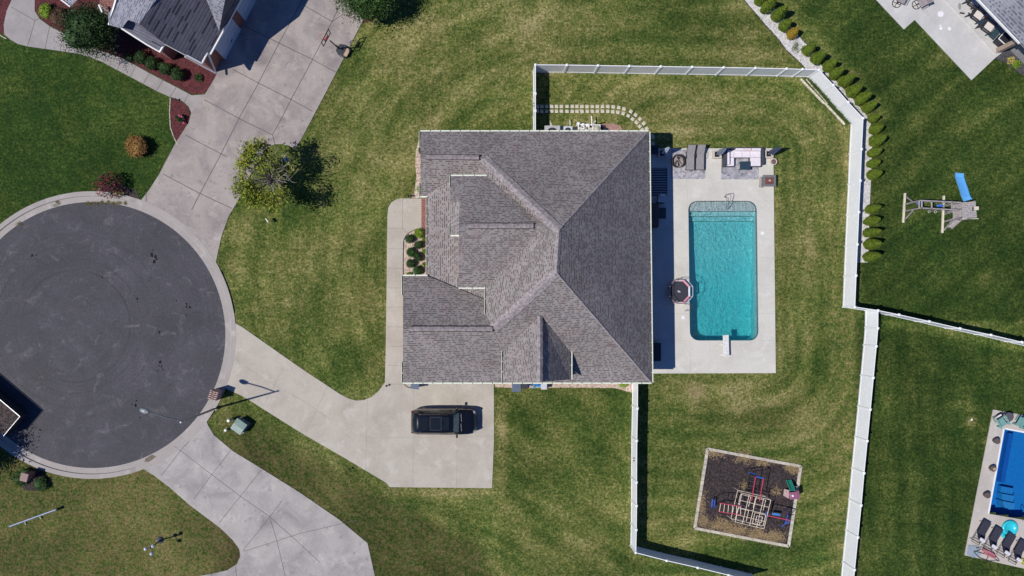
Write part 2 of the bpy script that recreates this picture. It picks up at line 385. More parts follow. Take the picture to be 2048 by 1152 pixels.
    wob = vnoise(X, Y, 5.5, 1) + .6 * vnoise(X, Y, 2.4, 2) + .4 * vnoise(X, Y, 1.1, 3)
    # streaks left by the mower, each lawn in its own direction
    def streak(dx_, dy_, s1, s2, seed): return vnoise(X * dx_ + Y * dy_, (-X * dy_ + Y * dx_) / s2, s1, seed)
    rg = np.hypot(px - 1180, (py - 500)) / 25.4; angl = np.arctan2(py - 500, px - 1180) * 12
    front = (px > 430) & (px < 1072) & ~((px > 980) & (py > 760)); fr_s = vnoise(rg, angl / 2.5, .55, 21) + .8 * vnoise(rg, angl / 4, .22 * 1.6, 22)
    ds_ = dd / 25.4; an_ = (px + py) / 25.4 / 8; back_s = vnoise(ds_, an_, .5, 23) + .7 * vnoise(ds_, an_ * 1.7, .3, 24)
    tr_s = streak(.62, -.78, .45, 9, 25) + .6 * streak(.62, -.78, .9, 9, 26); br_s = streak(1, .06, .36, 9, 27) + .5 * streak(.05, 1, .5, 9, 28); mid_s = streak(.5, .86, .5, 8, 29); left_s = streak(.8, .5, .4, 6, 30)
    right = ((px > 1725) | ((py < 240) & (px > 1560 + py * .9)))
    sk = np.where(right & (py < 650), tr_s, np.where(right, br_s, np.where(inside, back_s, np.where(front, fr_s, np.where(px < 430, left_s * .5, mid_s)))))
    sk = np.where((py < 132) & (px > 1080) & ~right, streak(0, 1, .5, 9, 31) + .5 * streak(0, 1, 1.1, 9, 32), sk)
    dry = dry + .14 * sk; tone = tone * (1 + .20 * sk) * .90
    far = (px < -60) | (px > 2110) | (py < -60) | (py > 1210); dry = np.where(far, .34, dry); tone = np.where(far, .9, tone); br = np.where(far, 0, br)
    base0 = dry.copy(); dry = dry + .24 * wob; tone = tone * (1 + .22 * vnoise(X, Y, 4.0, 4) + .16 * vnoise(X, Y, 1.6, 5))
    return np.stack([np.clip(dry, 0, 1), np.clip(tone, .3, 1.3), np.clip(br, 0, 1)], -1)
POOL2_DIR = Vector((31, 165)).normalized()
def make_ground():
    fx = np.arange(-40, 46, .2); fy = np.arange(-23, 26, .2)
    xs = np.concatenate([[-2500, -600, -150, -70], fx, [70, 150, 600, 2500]]); ys = np.concatenate([[-2500, -600, -150, -60], fy, [60, 150, 600, 2500]])
    X, Y = np.meshgrid(xs, ys, indexing='ij'); nx, ny = X.shape
    g = grass_field(X, Y)
    s = K / H
    v = np.stack([X, Y, np.zeros_like(X)], -1).reshape(-1, 3)
    f = []
    for i in range(nx - 1):
        for j in range(ny - 1):
            cx = (X[i, j] + X[i + 1, j]) / 2 * s + NX; cy = NY - (Y[i, j] + Y[i, j + 1]) / 2 * s
            if 1366 < cx < 1526 and 392 < cy < 692: continue
            u = ((cx - 1992), (cy - 858 - (cx - 2007) * .19))
            lx = 2007 - (cy - 856) * .188
            if cx > lx - 8 and 850 + (cx - 2007) * .19 < cy < 1024 + (cx - 1976) * .19 and cx < 2110: continue
            f.append((i * ny + j, (i + 1) * ny + j, (i + 1) * ny + j + 1, i * ny + j + 1))
    me = bpy.data.meshes.new("lawn"); me.from_pydata(v.tolist(), [], f); me.update()
    a = me.color_attributes.new("grass", 'FLOAT_COLOR', 'POINT')
    gg = np.ones((nx * ny, 4), dtype=np.float32); gg[:, :3] = g.reshape(-1, 3); a.data.foreach_set("color", gg.ravel())
    me.materials.append(M_lawn); o = bpy.data.objects.new("lawn", me); COL.objects.link(o); struct(o)
make_ground()

def off_road(pts, r=281, c=(185, 670)):
    out = []
    for (x0, y0), (x1, y1) in zip(pts, pts[1:] + pts[:1]):
        n = max(1, int(math.hypot(x1 - x0, y1 - y0) / 6)) if min(math.hypot(x0 - c[0], y0 - c[1]), math.hypot(x1 - c[0], y1 - c[1])) < r + 60 else 1
        for i in range(n):
            x, y = x0 + (x1 - x0) * i / n, y0 + (y1 - y0) * i / n
            d = math.hypot(x - c[0], y - c[1])
            if d < r: x, y = c[0] + (x - c[0]) * r / d, c[1] + (y - c[1]) * r / d
            if not out or math.hypot(x - out[-1][0], y - out[-1][1]) > .5: out.append((x, y))
    return out
def slab(name, pts, m, z=.04, holes=(), z0=-.06):
    if name in ("driveway", "mulch_bed"): pts = off_road(pts)
    return struct(MB().prism(poly(pts), z0, z, [poly(h) for h in holes]).build(name, m))
def joints(parent, lines, z=.044, w=.045, m=None):
    b = MB()
    for l in lines:
        for (a, c) in zip(l[:-1], l[1:]): b.beam(P(*a, z), P(*c, z), w, .004)
    o = b.build("joint_lines", m or M_joint, parent)
    return o
# road (a street arriving from the left into a round turning circle)
RC, RR = (185, 670), 267
arc = lambda r, a0, a1, n, c=RC: [(c[0] + r * math.cos(R(a0 + (a1 - a0) * i / n)), c[1] - r * math.sin(R(a0 + (a1 - a0) * i / n))) for i in range(n + 1)]
slab("road", arc(RR + 2, -150, 150, 90) + [(-900, 536), (-900, 804)], M_asphalt, .012)
def kerb():
    b = MB(); n = 150; prof_r = [RR - 1, RR + 10, RR + 11, RR + 20, RR + 20]
    ds = [(60, 92), (-5, 22), (-70, -36)]      # lowered at the driveways
    ds = [(-70, -37), (-28, 6), (30, 70)]
    rows = []
    for i in range(n + 1):
        a = -150 + 300 * i / n; low = any(a0 - 3 < a < a1 + 3 for a0, a1 in ds)
        h = .055 if low else .13
        zs = [.018, .022, h - .01, h, -.05]
        rows.append([P(RC[0] + r * math.cos(R(a)), RC[1] - r * math.sin(R(a)), 0) + Vector((0, 0, z)) for r, z in zip(prof_r, zs)])
    v = [p for r in rows for p in r]; m = len(prof_r)
    f = [(i * m + j, i * m + j + 1, (i + 1) * m + j + 1, (i + 1) * m + j) for i in range(n) for j in range(m - 1)]
    o = struct(b.add(v, [tuple(reversed(x)) for x in f]).build("kerb", M_kerb))
    jb = MB()
    for a in list(range(-140, 150, 13)):
        c, s = math.cos(R(a)), math.sin(R(a))
        jb.beam(P(RC[0] + RR * c, RC[1] - RR * s) + Vector((0, 0, .021)), P(RC[0] + (RR + 10) * c, RC[1] - (RR + 10) * s) + Vector((0, 0, .026)), .02, .006)
    jb.build("joint_lines", M_joint_soft, o)
kerb()
def stains():
    rnd = random.Random(17); b = MB()
    for x, y, r, n in ((312, 512, 8, 9), (306, 500, 4, 4), (318, 520, 5, 5), (375, 617, 7, 8), (372, 628, 4, 5), (325, 667, 6, 5), (318, 735, 7, 8), (326, 738, 5, 3), (270, 806, 7, 8), (73, 513, 7, 6), (276, 600, 5, 5), (205, 553, 4, 3), (340, 770, 3, 3), (300, 560, 4, 4), (352, 600, 5, 4), (280, 835, 4, 5)):
        for _ in range(max(2, n // 2)):
            cx, cy = x + rnd.gauss(0, r * .55), y + rnd.gauss(0, r * .8); q = rnd.uniform(.3, 1) * r * .42
            b.prism([P(cx + q * u_ * math.cos(k * .7), cy + q * 1.3 * u_ * math.sin(k * .7)) for k, u_ in enumerate([rnd.uniform(.65, 1.15) for _ in range(9)])], .010, .0165 + rnd.uniform(0, .0015), bottom=False)
    struct(b.build("oil_stains", mat("old_oil", (.022, .019, .021), .9, var=.3, spec=0)))
stains()
slab("asphalt_patch", [(291, 917), (304, 909), (313, 913), (298, 924), (289, 923)], mat("drain_stain", (.16, .13, .10), .9), .030, z0=0)

nw = [(268, 415), (283, 400), (300, 378), (318, 350), (330, 327), (352, 285), (378, 245), (383, 226), (408, 192), (425, 165), (433, 150), (436, 120), (480, 30), (520, -60), (770, -60), (735, 20), (724, 45), (690, 112), (644, 200), (603, 278), (590, 297), (577, 291), (563, 288), (548, 289), (531, 298), (518, 318), (495, 360), (476, 402), (458, 432), (444, 470), (437, 500), (432, 525), (405, 560), (380, 500), (330, 440)]
d = slab("driveway", nw, M_conc_old, .045)
joints(d, [[(606, -5), (590, 27), (558, 86), (517, 166), (478, 237), (442, 308), (400, 387), (383, 420)], [(680, 10), (664, 43), (625, 119), (582, 199), (569, 225), (545, 270)],
           [(607, 10), (664, 43), (687, 28)], [(480, 48), (558, 86), (625, 119), (673, 145)], [(466, 139), (517, 166), (582, 199), (625, 223)], [(408, 199), (478, 237), (545, 270), (550, 289)],
           [(371, 270), (400, 286), (453, 313)], [(326, 348), (400, 387), (464, 417)], [(292, 384), (292, 404)]], .049)
sw = [(278, 930), (291, 940), (310, 952), (340, 975), (380, 1010), (440, 1055), (466, 1080), (479, 1098), (481, 1112), (474, 1128), (455, 1140), (425, 1147), (392, 1153), (385, 1200), (760, 1200), (745, 1130), (735, 1086), (680, 1040), (600, 985), (520, 935), (466, 902), (428, 870), (416, 850), (412, 838), (385, 800), (300, 860)]
d = slab("driveway", sw, M_conc_sw, .045)
joints(d, [[(370, 890), (322, 952)], [(462, 900), (425, 947), (388, 998)], [(522, 941), (438, 1046)], [(565, 1000), (539, 1035), (486, 1101)], [(350, 893), (423, 949), (480, 992), (539, 1033), (600, 1088), (640, 1125)],
           [(540, 1037), (554, 1082), (572, 1160)], [(487, 1103), (600, 1067), (715, 1040)], [(471, 1132), (474, 1160)], [(423, 1147), (423, 1160)], [(395, 860), (370, 893)]], .049, .03)
md = [(440, 655), (468, 645), (486, 655), (510, 672), (600, 735), (680, 788), (697, 797), (713, 801), (728, 800), (745, 793), (758, 781), (770, 765), (771.5, 700), (773, 600), (774, 500), (775, 430), (777, 415), (783, 405), (792, 399), (803, 397), (846, 397), (846, 459), (830, 459), (820, 464), (812, 471), (807, 481), (806, 500), (806, 560), (860, 560), (860, 741), (987.5, 741), (988, 880), (984, 976), (780, 974), (772, 965), (700, 922), (600, 864), (500, 801), (481, 790), (460, 781), (440, 770), (400, 755), (390, 700)]
main_drive = slab("driveway", md, M_conc_new, .045)
joints(main_drive, [[(775, y), (806, y + .5)] for y in (497.5, 536.5, 575.5, 614, 653.5, 692.5, 731, 768)] + [[(774, 457), (805, 457), (815, 467)], [(805, 457), (805.5, 398)]], .049, .02, mat("joint_mid", (.2, .19, .175), .9))
joints(main_drive, [[(469, 717), (532, 762), (600, 798), (660, 838)], [(567, 735), (528, 809)], [(655, 772), (610, 868)], [(740, 876), (987, 872)], [(827, 768), (826, 974)], [(914.6, 768), (913, 975)], [(735, 800), (731, 940)]], .049, .02, M_joint_soft)
tl = [(75, -60), (70, -5), (70, 22), (80, 38), (100, 53), (126, 66), (153, 76), (210, 105), (245, 117), (271, 131), (300, 147), (352, 174), (384, 191), (412, 189), (400, 210), (386, 240), (383, 226), (378, 214), (366, 203), (353, 197.5), (340, 194), (313, 182), (261, 154), (234, 140), (207, 125), (180, 114), (150, 106.5), (120, 102), (90, 98), (55, 93), (36, 88), (22, 80), (9, 69), (8, 50), (14, 22), (24, 0), (40, -60)]
d = slab("path", tl, concrete("walk_concrete", (.34, .315, .31), (.26, .235, .23), (.41, .375, .36), 8, .2), .041)
joints(d, [[(70, 41), (55, 92)], [(99, 53), (90, 98)], [(126, 68), (120, 102)], [(153, 78), (149, 106)], [(186, 95), (180, 114)], [(215, 111), (207, 124)], [(245, 118), (234, 139)], [(271, 132), (261, 153)], [(299, 146), (287, 167)], [(326, 160), (313, 181)], [(352, 175), (341, 193)], [(377, 188), (367, 207)], [(79, 36), (70, 41), (22, 14)]], .045, .03)
# planting beds
def bed(name, pts, m, z=.014): return slab(name, pts, m, z, z0=-.05)
bed("mulch_bed", [(70, 20), (80, 36), (100, 51), (126, 64), (153, 74), (210, 103), (245, 115), (300, 145), (352, 172), (386, 189), (410, 187), (425, 164), (433, 148), (437, 125), (500, 0), (480, -60), (70, -60)], M_mulch_red)
bed("mulch_bed", [(341, 196), (353, 199), (366, 205), (377, 216), (381, 228), (378, 243), (365, 262), (356, 289), (348, 274), (342, 255), (340, 225)], M_mulch_red)
bed("mulch_bed", [(24, 0), (14, 22), (8, 50), (9, 69), (0, 66), (-10, 30), (-20, -60), (60, -60)], M_mulch_red)
bed("mulch_bed", [(197, 388), (202, 372), (235, 366), (268, 380), (278, 398), (240, 390)], M_mulch_dark)
bed("mulch_bed", [(676, 30), (728, 46), (745, 42), (760, 10), (790, -40), (690, -60)], M_mulch_red)
bed("mulch_bed", [(36, 956), (50, 942), (82, 942), (98, 962), (80, 982), (48, 980)], M_mulch_dark)
bed("gravel_bed", [(807, 481), (812, 471), (820, 464), (830, 459), (860, 459), (860, 560), (807, 560)], M_rock_pink)
bed("gravel_bed", [(846, 270), (838, 280), (832, 300), (830.5, 330), (833, 352), (830, 375), (828, 388), (822, 395), (846, 397)], M_rock_pink)
bed("gravel_bed", [(988.5, 741), (990, 774), (1030, 776), (1130, 775), (1230, 776), (1262, 785), (1270, 783), (1270, 741)], M_rock_pink)
bed("gravel_bed", [(1482, -20), (1488, 0), (1497, 12), (1512, 28), (1530, 50), (1556, 78), (1572, 100), (1598, 124), (1610, 137), (1617, 152), (1680, 215), (1705, 250), (1694, 400), (1690, 525), (1736, 525), (1739, 420), (1742, 350), (1745, 270), (1740, 240), (1712, 205), (1670, 160), (1640, 128), (1628, 105), (1611, 87), (1598, 72), (1540, 6), (1535, -40)], M_rock_white)
bed("gravel_bed", [(1100, 240), (1105, 252), (1215, 256), (1215, 270), (1100, 280)], mat("pad_gravel", (.5, .46, .38), .9, scale=14, var=.3), .012)
bed("gravel_bed", [(1200, 249), (1225, 247), (1240, 251), (1246, 262), (1246, 275), (1200, 275)], M_redstone, .016)
bed("mulch_bed", [(2004, 106), (1990, 117), (2010, 126), (2030, 140), (2048, 152), (2120, 200), (2120, 60), (2040, 60)], M_mulch_slate, .018)
# bed edging
def edging(pts, m, w=.07, h=.05, label=None):
    b = MB(); q = poly(pts)
    for a, c in zip(q[:-1], q[1:]):
        n = max(1, int((c - a).length / .5))
        for i in range(n):
            b.beam(a.lerp(c, i / n) + Vector((0, 0, h / 2)), a.lerp(c, (i + .93) / n) + Vector((0, 0, h / 2 + random.uniform(-.008, .008))), w, h)
    o = b.build("bed_edging", m); tag(o, label, "edging"); return o
M_edge_pale = mat("pale_edging", (.45, .40, .34), .9); M_edge_blk = mat("black_edging", (.03, .03, .03), .6)
edging([(341, 196), (339.5, 225), (341, 255), (348, 275), (356, 291)], M_edge_pale, label="pale curved stone edging along the teardrop shaped red mulch bed")
edging([(0, 70), (7, 75), (14, 78)], M_edge_pale, label="short pale stone edging at the far left end of the curved walk")
edging([(806, 552), (806.3, 500), (807, 481), (812, 471), (820, 464), (830, 459), (836, 457)], M_edge_blk, .04, .07, label="thin black edging between the front walk and the shrub bed")
edging([(1488, 0), (1497, 12), (1512, 28), (1530, 50), (1556, 78), (1572, 100), (1598, 124), (1610, 137)], M_edge_blk, .04, .05, label="thin black edging along the white gravel strip beside the evergreens")
edging([(1598, 72), (1611, 87)], M_edge_blk, .04, .05, label="short dark edging where one evergreen is missing from the row")
edging([(195.5, 389), (199, 378), (203, 371)], M_edge_pale, .06, .05, label="short pale edging left of the crimson bush by the kerb")
edging([(278, 399), (274, 388), (272, 380)], M_edge_blk, .06, .05, label="short dark edging right of the crimson bush by the kerb")

# pool deck with a rounded opening
def rrect(x0, y0, x1, y1, r, n=6, dx=0):
    pts = []
    for cx, cy, a in ((x1 - r, y0 + r, 0), (x1 - r, y1 - r, -90), (x0 + r, y1 - r, -180), (x0 + r, y0 + r, -270)):
        s = [(cx + r * math.cos(R(a + 90 - 90 * i / n)), cy - r * math.sin(R(a + 90 - 90 * i / n))) for i in range(n + 1)]
        pts += s
    return [(x + (y - y0) / (y1 - y0) * dx, y) for x, y in pts]
pool_ring = rrect(1376, 402, 1513, 681, 18, 8, 3.5)
deck = slab("pool_deck", [(1268, 297), (1546, 297), (1548.5, 520), (1551, 746), (1268, 747)], M_conc_deck, .06, [pool_ring])
joints(deck, [[(1302, y), (1375, y + .5)] for y in (459, 515.6, 570, 626.6, 681)] + [[(1516, y), (1549, y)] for y in (459, 515.6, 570, 626.6)] + [[(1373, 355), (1375.5, 402)], [(1380, 682), (1381, 746)], [(1303, 373), (1373, 373)], [(1517, 681), (1550, 681)], [(1516, 402), (1547, 402)]], .064, .018, mat("joint_deck", (.42, .41, .385), .9))
# pool
def watermat(name, col, dens, bscale, bstr, tintnoise=True):
    m, t, b = newmat(name); t.nodes.remove(b); out = t.nodes["Material Output"]
    tc = N(t, "ShaderNodeTexCoord").outputs['Object']
    bm = N(t, "ShaderNodeBump"); bm.inputs['Strength'].default_value = bstr; bm.inputs['Distance'].default_value = .16
    h = math_(t, 'ADD', noise(t, tc, bscale, 3, .6, 1.2), math_(t, 'MULTIPLY', noise(t, tc, bscale * .35, 2), .8))
    t.links.new(h, bm.inputs['Height'])
    fr = N(t, "ShaderNodeFresnel"); fr.inputs[0].default_value = 1.33; t.links.new(bm.outputs[0], fr.inputs['Normal'])
    tr = N(t, "ShaderNodeBsdfTransparent"); gl = N(t, "ShaderNodeBsdfGlossy"); gl.inputs['Roughness'].default_value = .10
    t.links.new(bm.outputs[0], gl.inputs['Normal'])
    mx = N(t, "ShaderNodeMixShader"); t.links.new(fr.outputs[0], mx.inputs[0]); t.links.new(tr.outputs[0], mx.inputs[1]); t.links.new(gl.outputs[0], mx.inputs[2])
    t.links.new(mx.outputs[0], out.inputs['Surface'])
    ab = N(t, "ShaderNodeVolumeAbsorption"); ab.inputs['Color'].default_value = (*col, 1); ab.inputs['Density'].default_value = dens
    t.links.new(ab.outputs[0], out.inputs['Volume'])
    return m
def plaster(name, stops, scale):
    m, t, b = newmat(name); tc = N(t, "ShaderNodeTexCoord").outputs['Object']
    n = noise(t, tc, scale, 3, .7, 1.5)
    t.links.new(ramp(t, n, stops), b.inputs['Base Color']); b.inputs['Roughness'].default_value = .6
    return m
pw = MB().prism([P(x, y) for x, y in rrect(1375.6, 401.6, 1513.4, 681.4, 18, 8, 3.5)], -2.6, -.07)
pw = struct(pw.build("water", watermat("pool_water", (.03, .91, .93), .72, 9.0, 1.0)))
pool = thing("swimming_pool", "long rectangular pool with rounded corners and teal water beside the main house", "pool", P(1446, 541))
bm_ = MB()
ring = [P(x, y) for x, y in pool_ring]; nr = len(ring)
bm_.add([p + Vector((0, 0, .058)) for p in ring] + [p + Vector((0, 0, -2.4)) for p in ring], [(i, (i + 1) % nr, nr + (i + 1) % nr, nr + i) for i in range(nr)])
M_plaster = plaster("pebble_caustic_plaster", [(.34, (.40, .52, .58)), (.5, (.64, .74, .77)), (.64, (.98, .99, .99))], 9)  # pebble mottle that also paints rippling caustic light into the colour
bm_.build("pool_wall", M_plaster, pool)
stat = [(398, -.24), (422, -.24), (422, -.50), (431.5, -.50), (431.5, -.76), (441, -.76), (441, -1.0), (500, -1.06), (600, -1.5), (690, -1.55)]
fb = MB(); vs_ = []
for y, z in stat:
    vs_ += [P(1370, y) + Vector((0, 0, z)), P(1525, y) + Vector((0, 0, z))]
M_shelf = plaster("shelf_plaster", [(.3, (.62, .60, .62)), (.7, (.78, .76, .77))], 6)
fb.add(vs_[:4], [(0, 2, 3, 1)]).build("tanning_shelf", M_shelf, pool)
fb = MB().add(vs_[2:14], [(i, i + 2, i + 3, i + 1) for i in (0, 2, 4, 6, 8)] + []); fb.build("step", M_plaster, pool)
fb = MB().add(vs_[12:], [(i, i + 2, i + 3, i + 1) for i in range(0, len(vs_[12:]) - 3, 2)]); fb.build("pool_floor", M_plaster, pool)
# dark waterline band + step edges
b = MB(); b.add([p * 1 + Vector((0, 0, .0)) for p in ring] + [p + Vector((0, 0, -.14)) for p in ring], [(i, (i + 1) % nr, nr + (i + 1) % nr, nr + i) for i in range(nr)])
b2 = MB()
for i in range(nr):
    a, c = ring[i], ring[(i + 1) % nr]; ctr = P(1446, 541)
    a2 = a + (ctr - a).normalized() * .03; c2 = c + (ctr - c).normalized() * .03
    b2.quad(a2 + Vector((0, 0, .0)), c2 + Vector((0, 0, .0)), c2 + Vector((0, 0, -.2)), a2 + Vector((0, 0, -.2)))
b2.build("waterline_tile", mat("tile_band", (.10, .16, .20), .3), pool)
for y, z in ((422, -.24), (431.5, -.5), (441, -.76)):
    MB().beam(P(1377, y) + Vector((0, 0, z + .01)), P(1513, y) + Vector((0, 0, z + .01)), .035, .02).build("step_edge", mat("step_line", (.10, .14, .17), .6), pool)

# neighbour's pool (lower right)
q = [(2007, 856.5), (2120, 878), (2095, 1048), (1976, 1027)]
slab("pool_deck", [(1985.5, 819), (2150, 849), (2120, 1160), (2048, 1137), (1928.5, 1110)], M_poolconc, .05, [q])
c_ = [P(x, y) for x, y in q]; b = MB().prism(c_, -1.6, -.05)
struct(b.build("water", watermat("blue_pool_water", (.14, .76, .95), .55, 3.2, .18)))
p2 = thing("swimming_pool", "bright blue straight edged pool in the lower right yard, partly out of frame", "pool", c_[0])
b = MB().add([v + Vector((0, 0, .045)) for v in c_] + [v + Vector((0, 0, -1.5)) for v in c_], [(i, (i + 1) % 4, 4 + (i + 1) % 4, 4 + i) for i in range(4)])
M_fg = plaster("blue_fibreglass", [(.35, (.02, .16, .40)), (.65, (.03, .24, .54))], 9)
b.build("pool_wall", M_fg, p2)
MB().add([v + Vector((0, 0, -1.3)) for v in c_], [(0, 3, 2, 1)]).build("pool_floor", M_fg, p2)
sd_ = (c_[1] - c_[0]).normalized(); dn = (c_[3] - c_[0]).normalized()
def pp(a, e, z): return c_[0] + sd_ * a + dn * e + Vector((0, 0, z))
b = MB()
b.prism([pp(1.15, .3, 0), pp(1.5, .3, 0), pp(1.5, 4.3, 0), pp(1.15, 4.3, 0)], -1.3, -.85)
b.build("bench", mat("blue_fibreglass_shade", (.015, .10, .36), .4), p2)
for k in range(3):
    MB().prism([pp(1.3, 4.6 + k * .55, 0), pp(2.3, 4.6 + k * .55, 0), pp(2.3, 5.1 + k * .55, 0), pp(1.3 + .12 * k, 5.1 + k * .55, 0)], -1.3, -.85 + k * .2).build("step", M_fg, p2)
for i in (0, 1, 3):
    a, c = c_[i], c_[(i + 1) % 4]
    MB().beam(a + Vector((0, 0, .056)), c + Vector((0, 0, .056)), .12, .012).build("coping", M_white, p2)

# patio (upper right) : lower slab and raised porch slab
slab("patio", [(1730, -26), (1752, 0), (1807.5, 59), (1829, 40), (1942.5, 160.5), (1990, 116), (2003, 106), (1985, 85), (1900, 0), (1870, -60), (1730, -60)], M_patio, .04)
MB().prism(poly([(1888, 0), (1939, 53), (1990, 109), (2004, 105), (2048, 60), (2010, -60), (1840, -55)]), -.05, .17).build("porch_slab", M_patio)
struct(bpy.data.objects["porch_slab"])
# chalk marks on the patio
M_chalk = mat("chalk_mark", (.78, .76, .78), .9)
cm = MB()
for x, y, r in ((1880.5, 28.5, 6), (1898, 58, 3.6), (1881, 57, 3), (1880, 52, 2)):
    cm.prism([P(x + r * math.cos(k * .45), y + r * math.sin(k * .45)) for k in range(14)], .041, .046)
struct(cm.build("patio_stain", M_chalk))
# porch step of brick in front of the main house
MB().prism(poly([(843, 397), (870, 397), (870, 459), (843, 459)]), -.05, .12).build("porch_step", M_brick)
tag(bpy.data.objects["porch_step"], "narrow strip of red brick step at the end of the curved front walk", "step")
# ------------------------------------------------------------ roofs
def roof_uv(me_faces_v):
    pass
def roof_part(name, polys, m, parent, thick=.1):
    """polys: lists of (px,py,z); makes one mesh whose uv runs along the courses of each plane"""
    b = MB(); uvs = []
    for pl in polys:
        vs = [P(x, y, z) for x, y, z in pl]
        n = Vector((0, 0, 0))
        for i in range(len(vs)): n += vs[i].cross(vs[(i + 1) % len(vs)])
        if n.z < 0: vs.reverse(); n = -n
        n.normalize(); u = Vector((0, 0, 1)).cross(n)
        u = u.normalized() if u.length > 1e-4 else Vector((1, 0, 0)); v = n.cross(u)
        tr = tessellate_polygon([[Vector((p.dot(u), p.dot(v), 0)) for p in vs]])
        fs = []
        for t in tr:
            a, c, d = (vs[i] for i in t)
            fs.append(tuple(t) if (c - a).cross(d - a).dot(n) > 0 else tuple(reversed(t)))
            uvs.append((u, v))
        b.add(vs, fs)
    def uvf(co, p):
        u, v = uvs[p.index]; return (co.dot(u), co.dot(v))
    o = b.build(name, m, parent, uv=uvf)
    return o
def cap(parent, p, q, w=.34, m=None, name="ridge_cap", vent=False):
    p, q = Vector(p), Vector(q); d = (q - p); Ln = d.length; d.normalize(); side = d.cross(Vector((0, 0, 1))).normalized()
    b = MB(); n = max(1, int(Ln / .26)); rnd = random.Random(int(Ln * 100))
    for i in range(n):
        a = p + d * (Ln * i / n); c = p + d * (Ln * (i + 1.08) / n); h = .05 if not vent else .13; e = rnd.uniform(0, .012)
        dz = -.10 if not vent else .05
        ww = w * rnd.uniform(.92, 1.06)
        vs = [a + side * ww + Vector((0, 0, dz)), a + Vector((0, 0, h + e)), a - side * ww + Vector((0, 0, dz)), c + side * ww + Vector((0, 0, dz)), c + Vector((0, 0, h)), c - side * ww + Vector((0, 0, dz))]
        b.add(vs, [(0, 3, 4, 1), (1, 4, 5, 2)])
    return b.build(name, m or M_cap, parent)
def gutter(parent, pts, n_out, w=.12, guard=False, m=None):
    """pts world line at the roof edge; n_out outward unit vector; U channel with straps"""
    p, q = Vector(pts[0]), Vector(pts[1]); d = (q - p).normalized(); o = Vector(n_out); z = Vector((0, 0, 1))
    if guard:
        w = .095; b = MB(); b.beam(p + o * w / 2 - z * .04, q + o * w / 2 - z * .04, w, .10)
    else:
        b = MB(); b.beam(p + o * (w - .02) - z * .03, q + o * (w - .02) - z * .03, .03 if o.x < 0 else .06, .12)
        
    L_ = (q - p).length; k = int(L_ / .72); nf = len(b.f); kinds = [0] * nf
    for i in range(1, k):
        a = p + d * (i * L_ / k)
        b.box(a + o * w / 2 + z * (.013 if guard else .0), (.045, w * .9, .03) if abs(d.x) > abs(d.y) else (w * .9, .045, .03))
        kinds += [1 if guard else 0] * 6
    if not guard:
        b.beam(p + o * w / 2 - z * .08, q + o * w / 2 - z * .08, w - .04, .01); kinds += [1] * 6
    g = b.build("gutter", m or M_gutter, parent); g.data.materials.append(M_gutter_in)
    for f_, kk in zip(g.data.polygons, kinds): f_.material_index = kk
    return g

mh = thing("house", "large main house with grey shingled hip roof and cream gutters, centre of the photo", "house", P(1060, 520))
A, B_, C_, D_ = (1297, 263, 4), (841, 263, 4), (841, 315, 5.47), (967, 316, 5.47)
F_, G_, S_ = (1118, 460, 10.1), (1113, 545, 10.1), (1303, 765, 4)
SW_, SR_, J_ = (806, 765, 4), (806, 658, 6.67), (987, 658, 6.67)
R2 = (1091, 452, 8.7)
roofs = [
    [B_, A, F_, D_, C_],
    [A, S_, G_, F_],
    [SW_, S_, G_, J_, SR_],
    [D_, F_, R2, (973, 352, 5.9), (957, 352, 5.05), (957, 341, 5.1)],
    [F_, G_, J_, (972, 628, 5.97), (972, 575, 5.8), R2],
    [C_, D_, (957, 341, 5.1), (957, 352, 4.9), (902, 360, 4.51), (855, 387, 3.86), (855, 392, 3.8), (841, 392, 3.8)],
    [(855, 387, 3.83), (902, 360, 4.46), (990, 345, 5.3), (990, 610, 5.3), (972, 600, 5.2), (855, 554, 3.86)],
    [(806, 552, 4.1), (855, 552, 4.1), (972, 600, 5.32), (972, 628, 5.97), J_, SR_],
]
roof_main = roof_part("roof", roofs, M_roof, mh)
roof_part("gable_roof", [[(902, 352, 5.8), (973, 352, 5.88), R2, (918, 452, 8.7), (919, 403, 7.1), (901, 403, 7.1)],
                         [(918, 452, 8.7), R2, (972, 575, 5.8), (917, 575, 5.8)]], M_roof, mh)
roof_part("gable_roof", [[(901, 403, 6.2), (921, 403, 6.9), (921, 470, 6.9), (901, 470, 6.2)]], M_roof, mh)
roof_part("gable_roof", [[(1006, 702, 5.62), (1080, 632, 7.75), (1080, 764, 8.35), (1006, 763, 5.62)],
                         [(1080, 632, 7.75), (1141, 702, 5.62), (1141, 759, 5.62), (1080, 764, 8.35)]], M_roof, mh)
cap(mh, P(*D_) , P(*F_)); cap(mh, P(*A), P(*F_), .13); cap(mh, P(*S_), P(*G_), .13); cap(mh, P(*J_), P(*G_)); cap(mh, P(*F_), P(*G_), .18)
cap(mh, P(841, 315, 5.47), P(967, 316, 5.47), .12); cap(mh, P(1080, 632, 7.76), P(1080, 764, 8.36), .2)
for a, c in (((852, 314.5, 5.47), (958, 315, 5.47)), ((935, 452, 8.7), (1067, 452, 8.7)), ((818, 658, 6.67), (985, 658, 6.67))):
    rv = cap(mh, P(*a), P(*c), .17, M_cap, "ridge_vent", True)
    pa, pc = P(*a), P(*c); e = MB()
    for s in (-.18, .18): e.beam(pa + Vector((0, s, .07)), pc + Vector((0, s, .07)), .025, .1)
    e.beam(pc + Vector((0, -.18, .09)), pc + Vector((0, .18, .09)), .03, .08)
    e.build("vent_edge", M_dark, rv)
cap(mh, P(918, 452, 8.7), P(935, 452, 8.7), .16); cap(mh, P(1067, 452, 8.7), P(1089, 452, 8.7), .2)
north, south, west, east = (0, 1, 0), (0, -1, 0), (-1, 0, 0), (1, 0, 0)
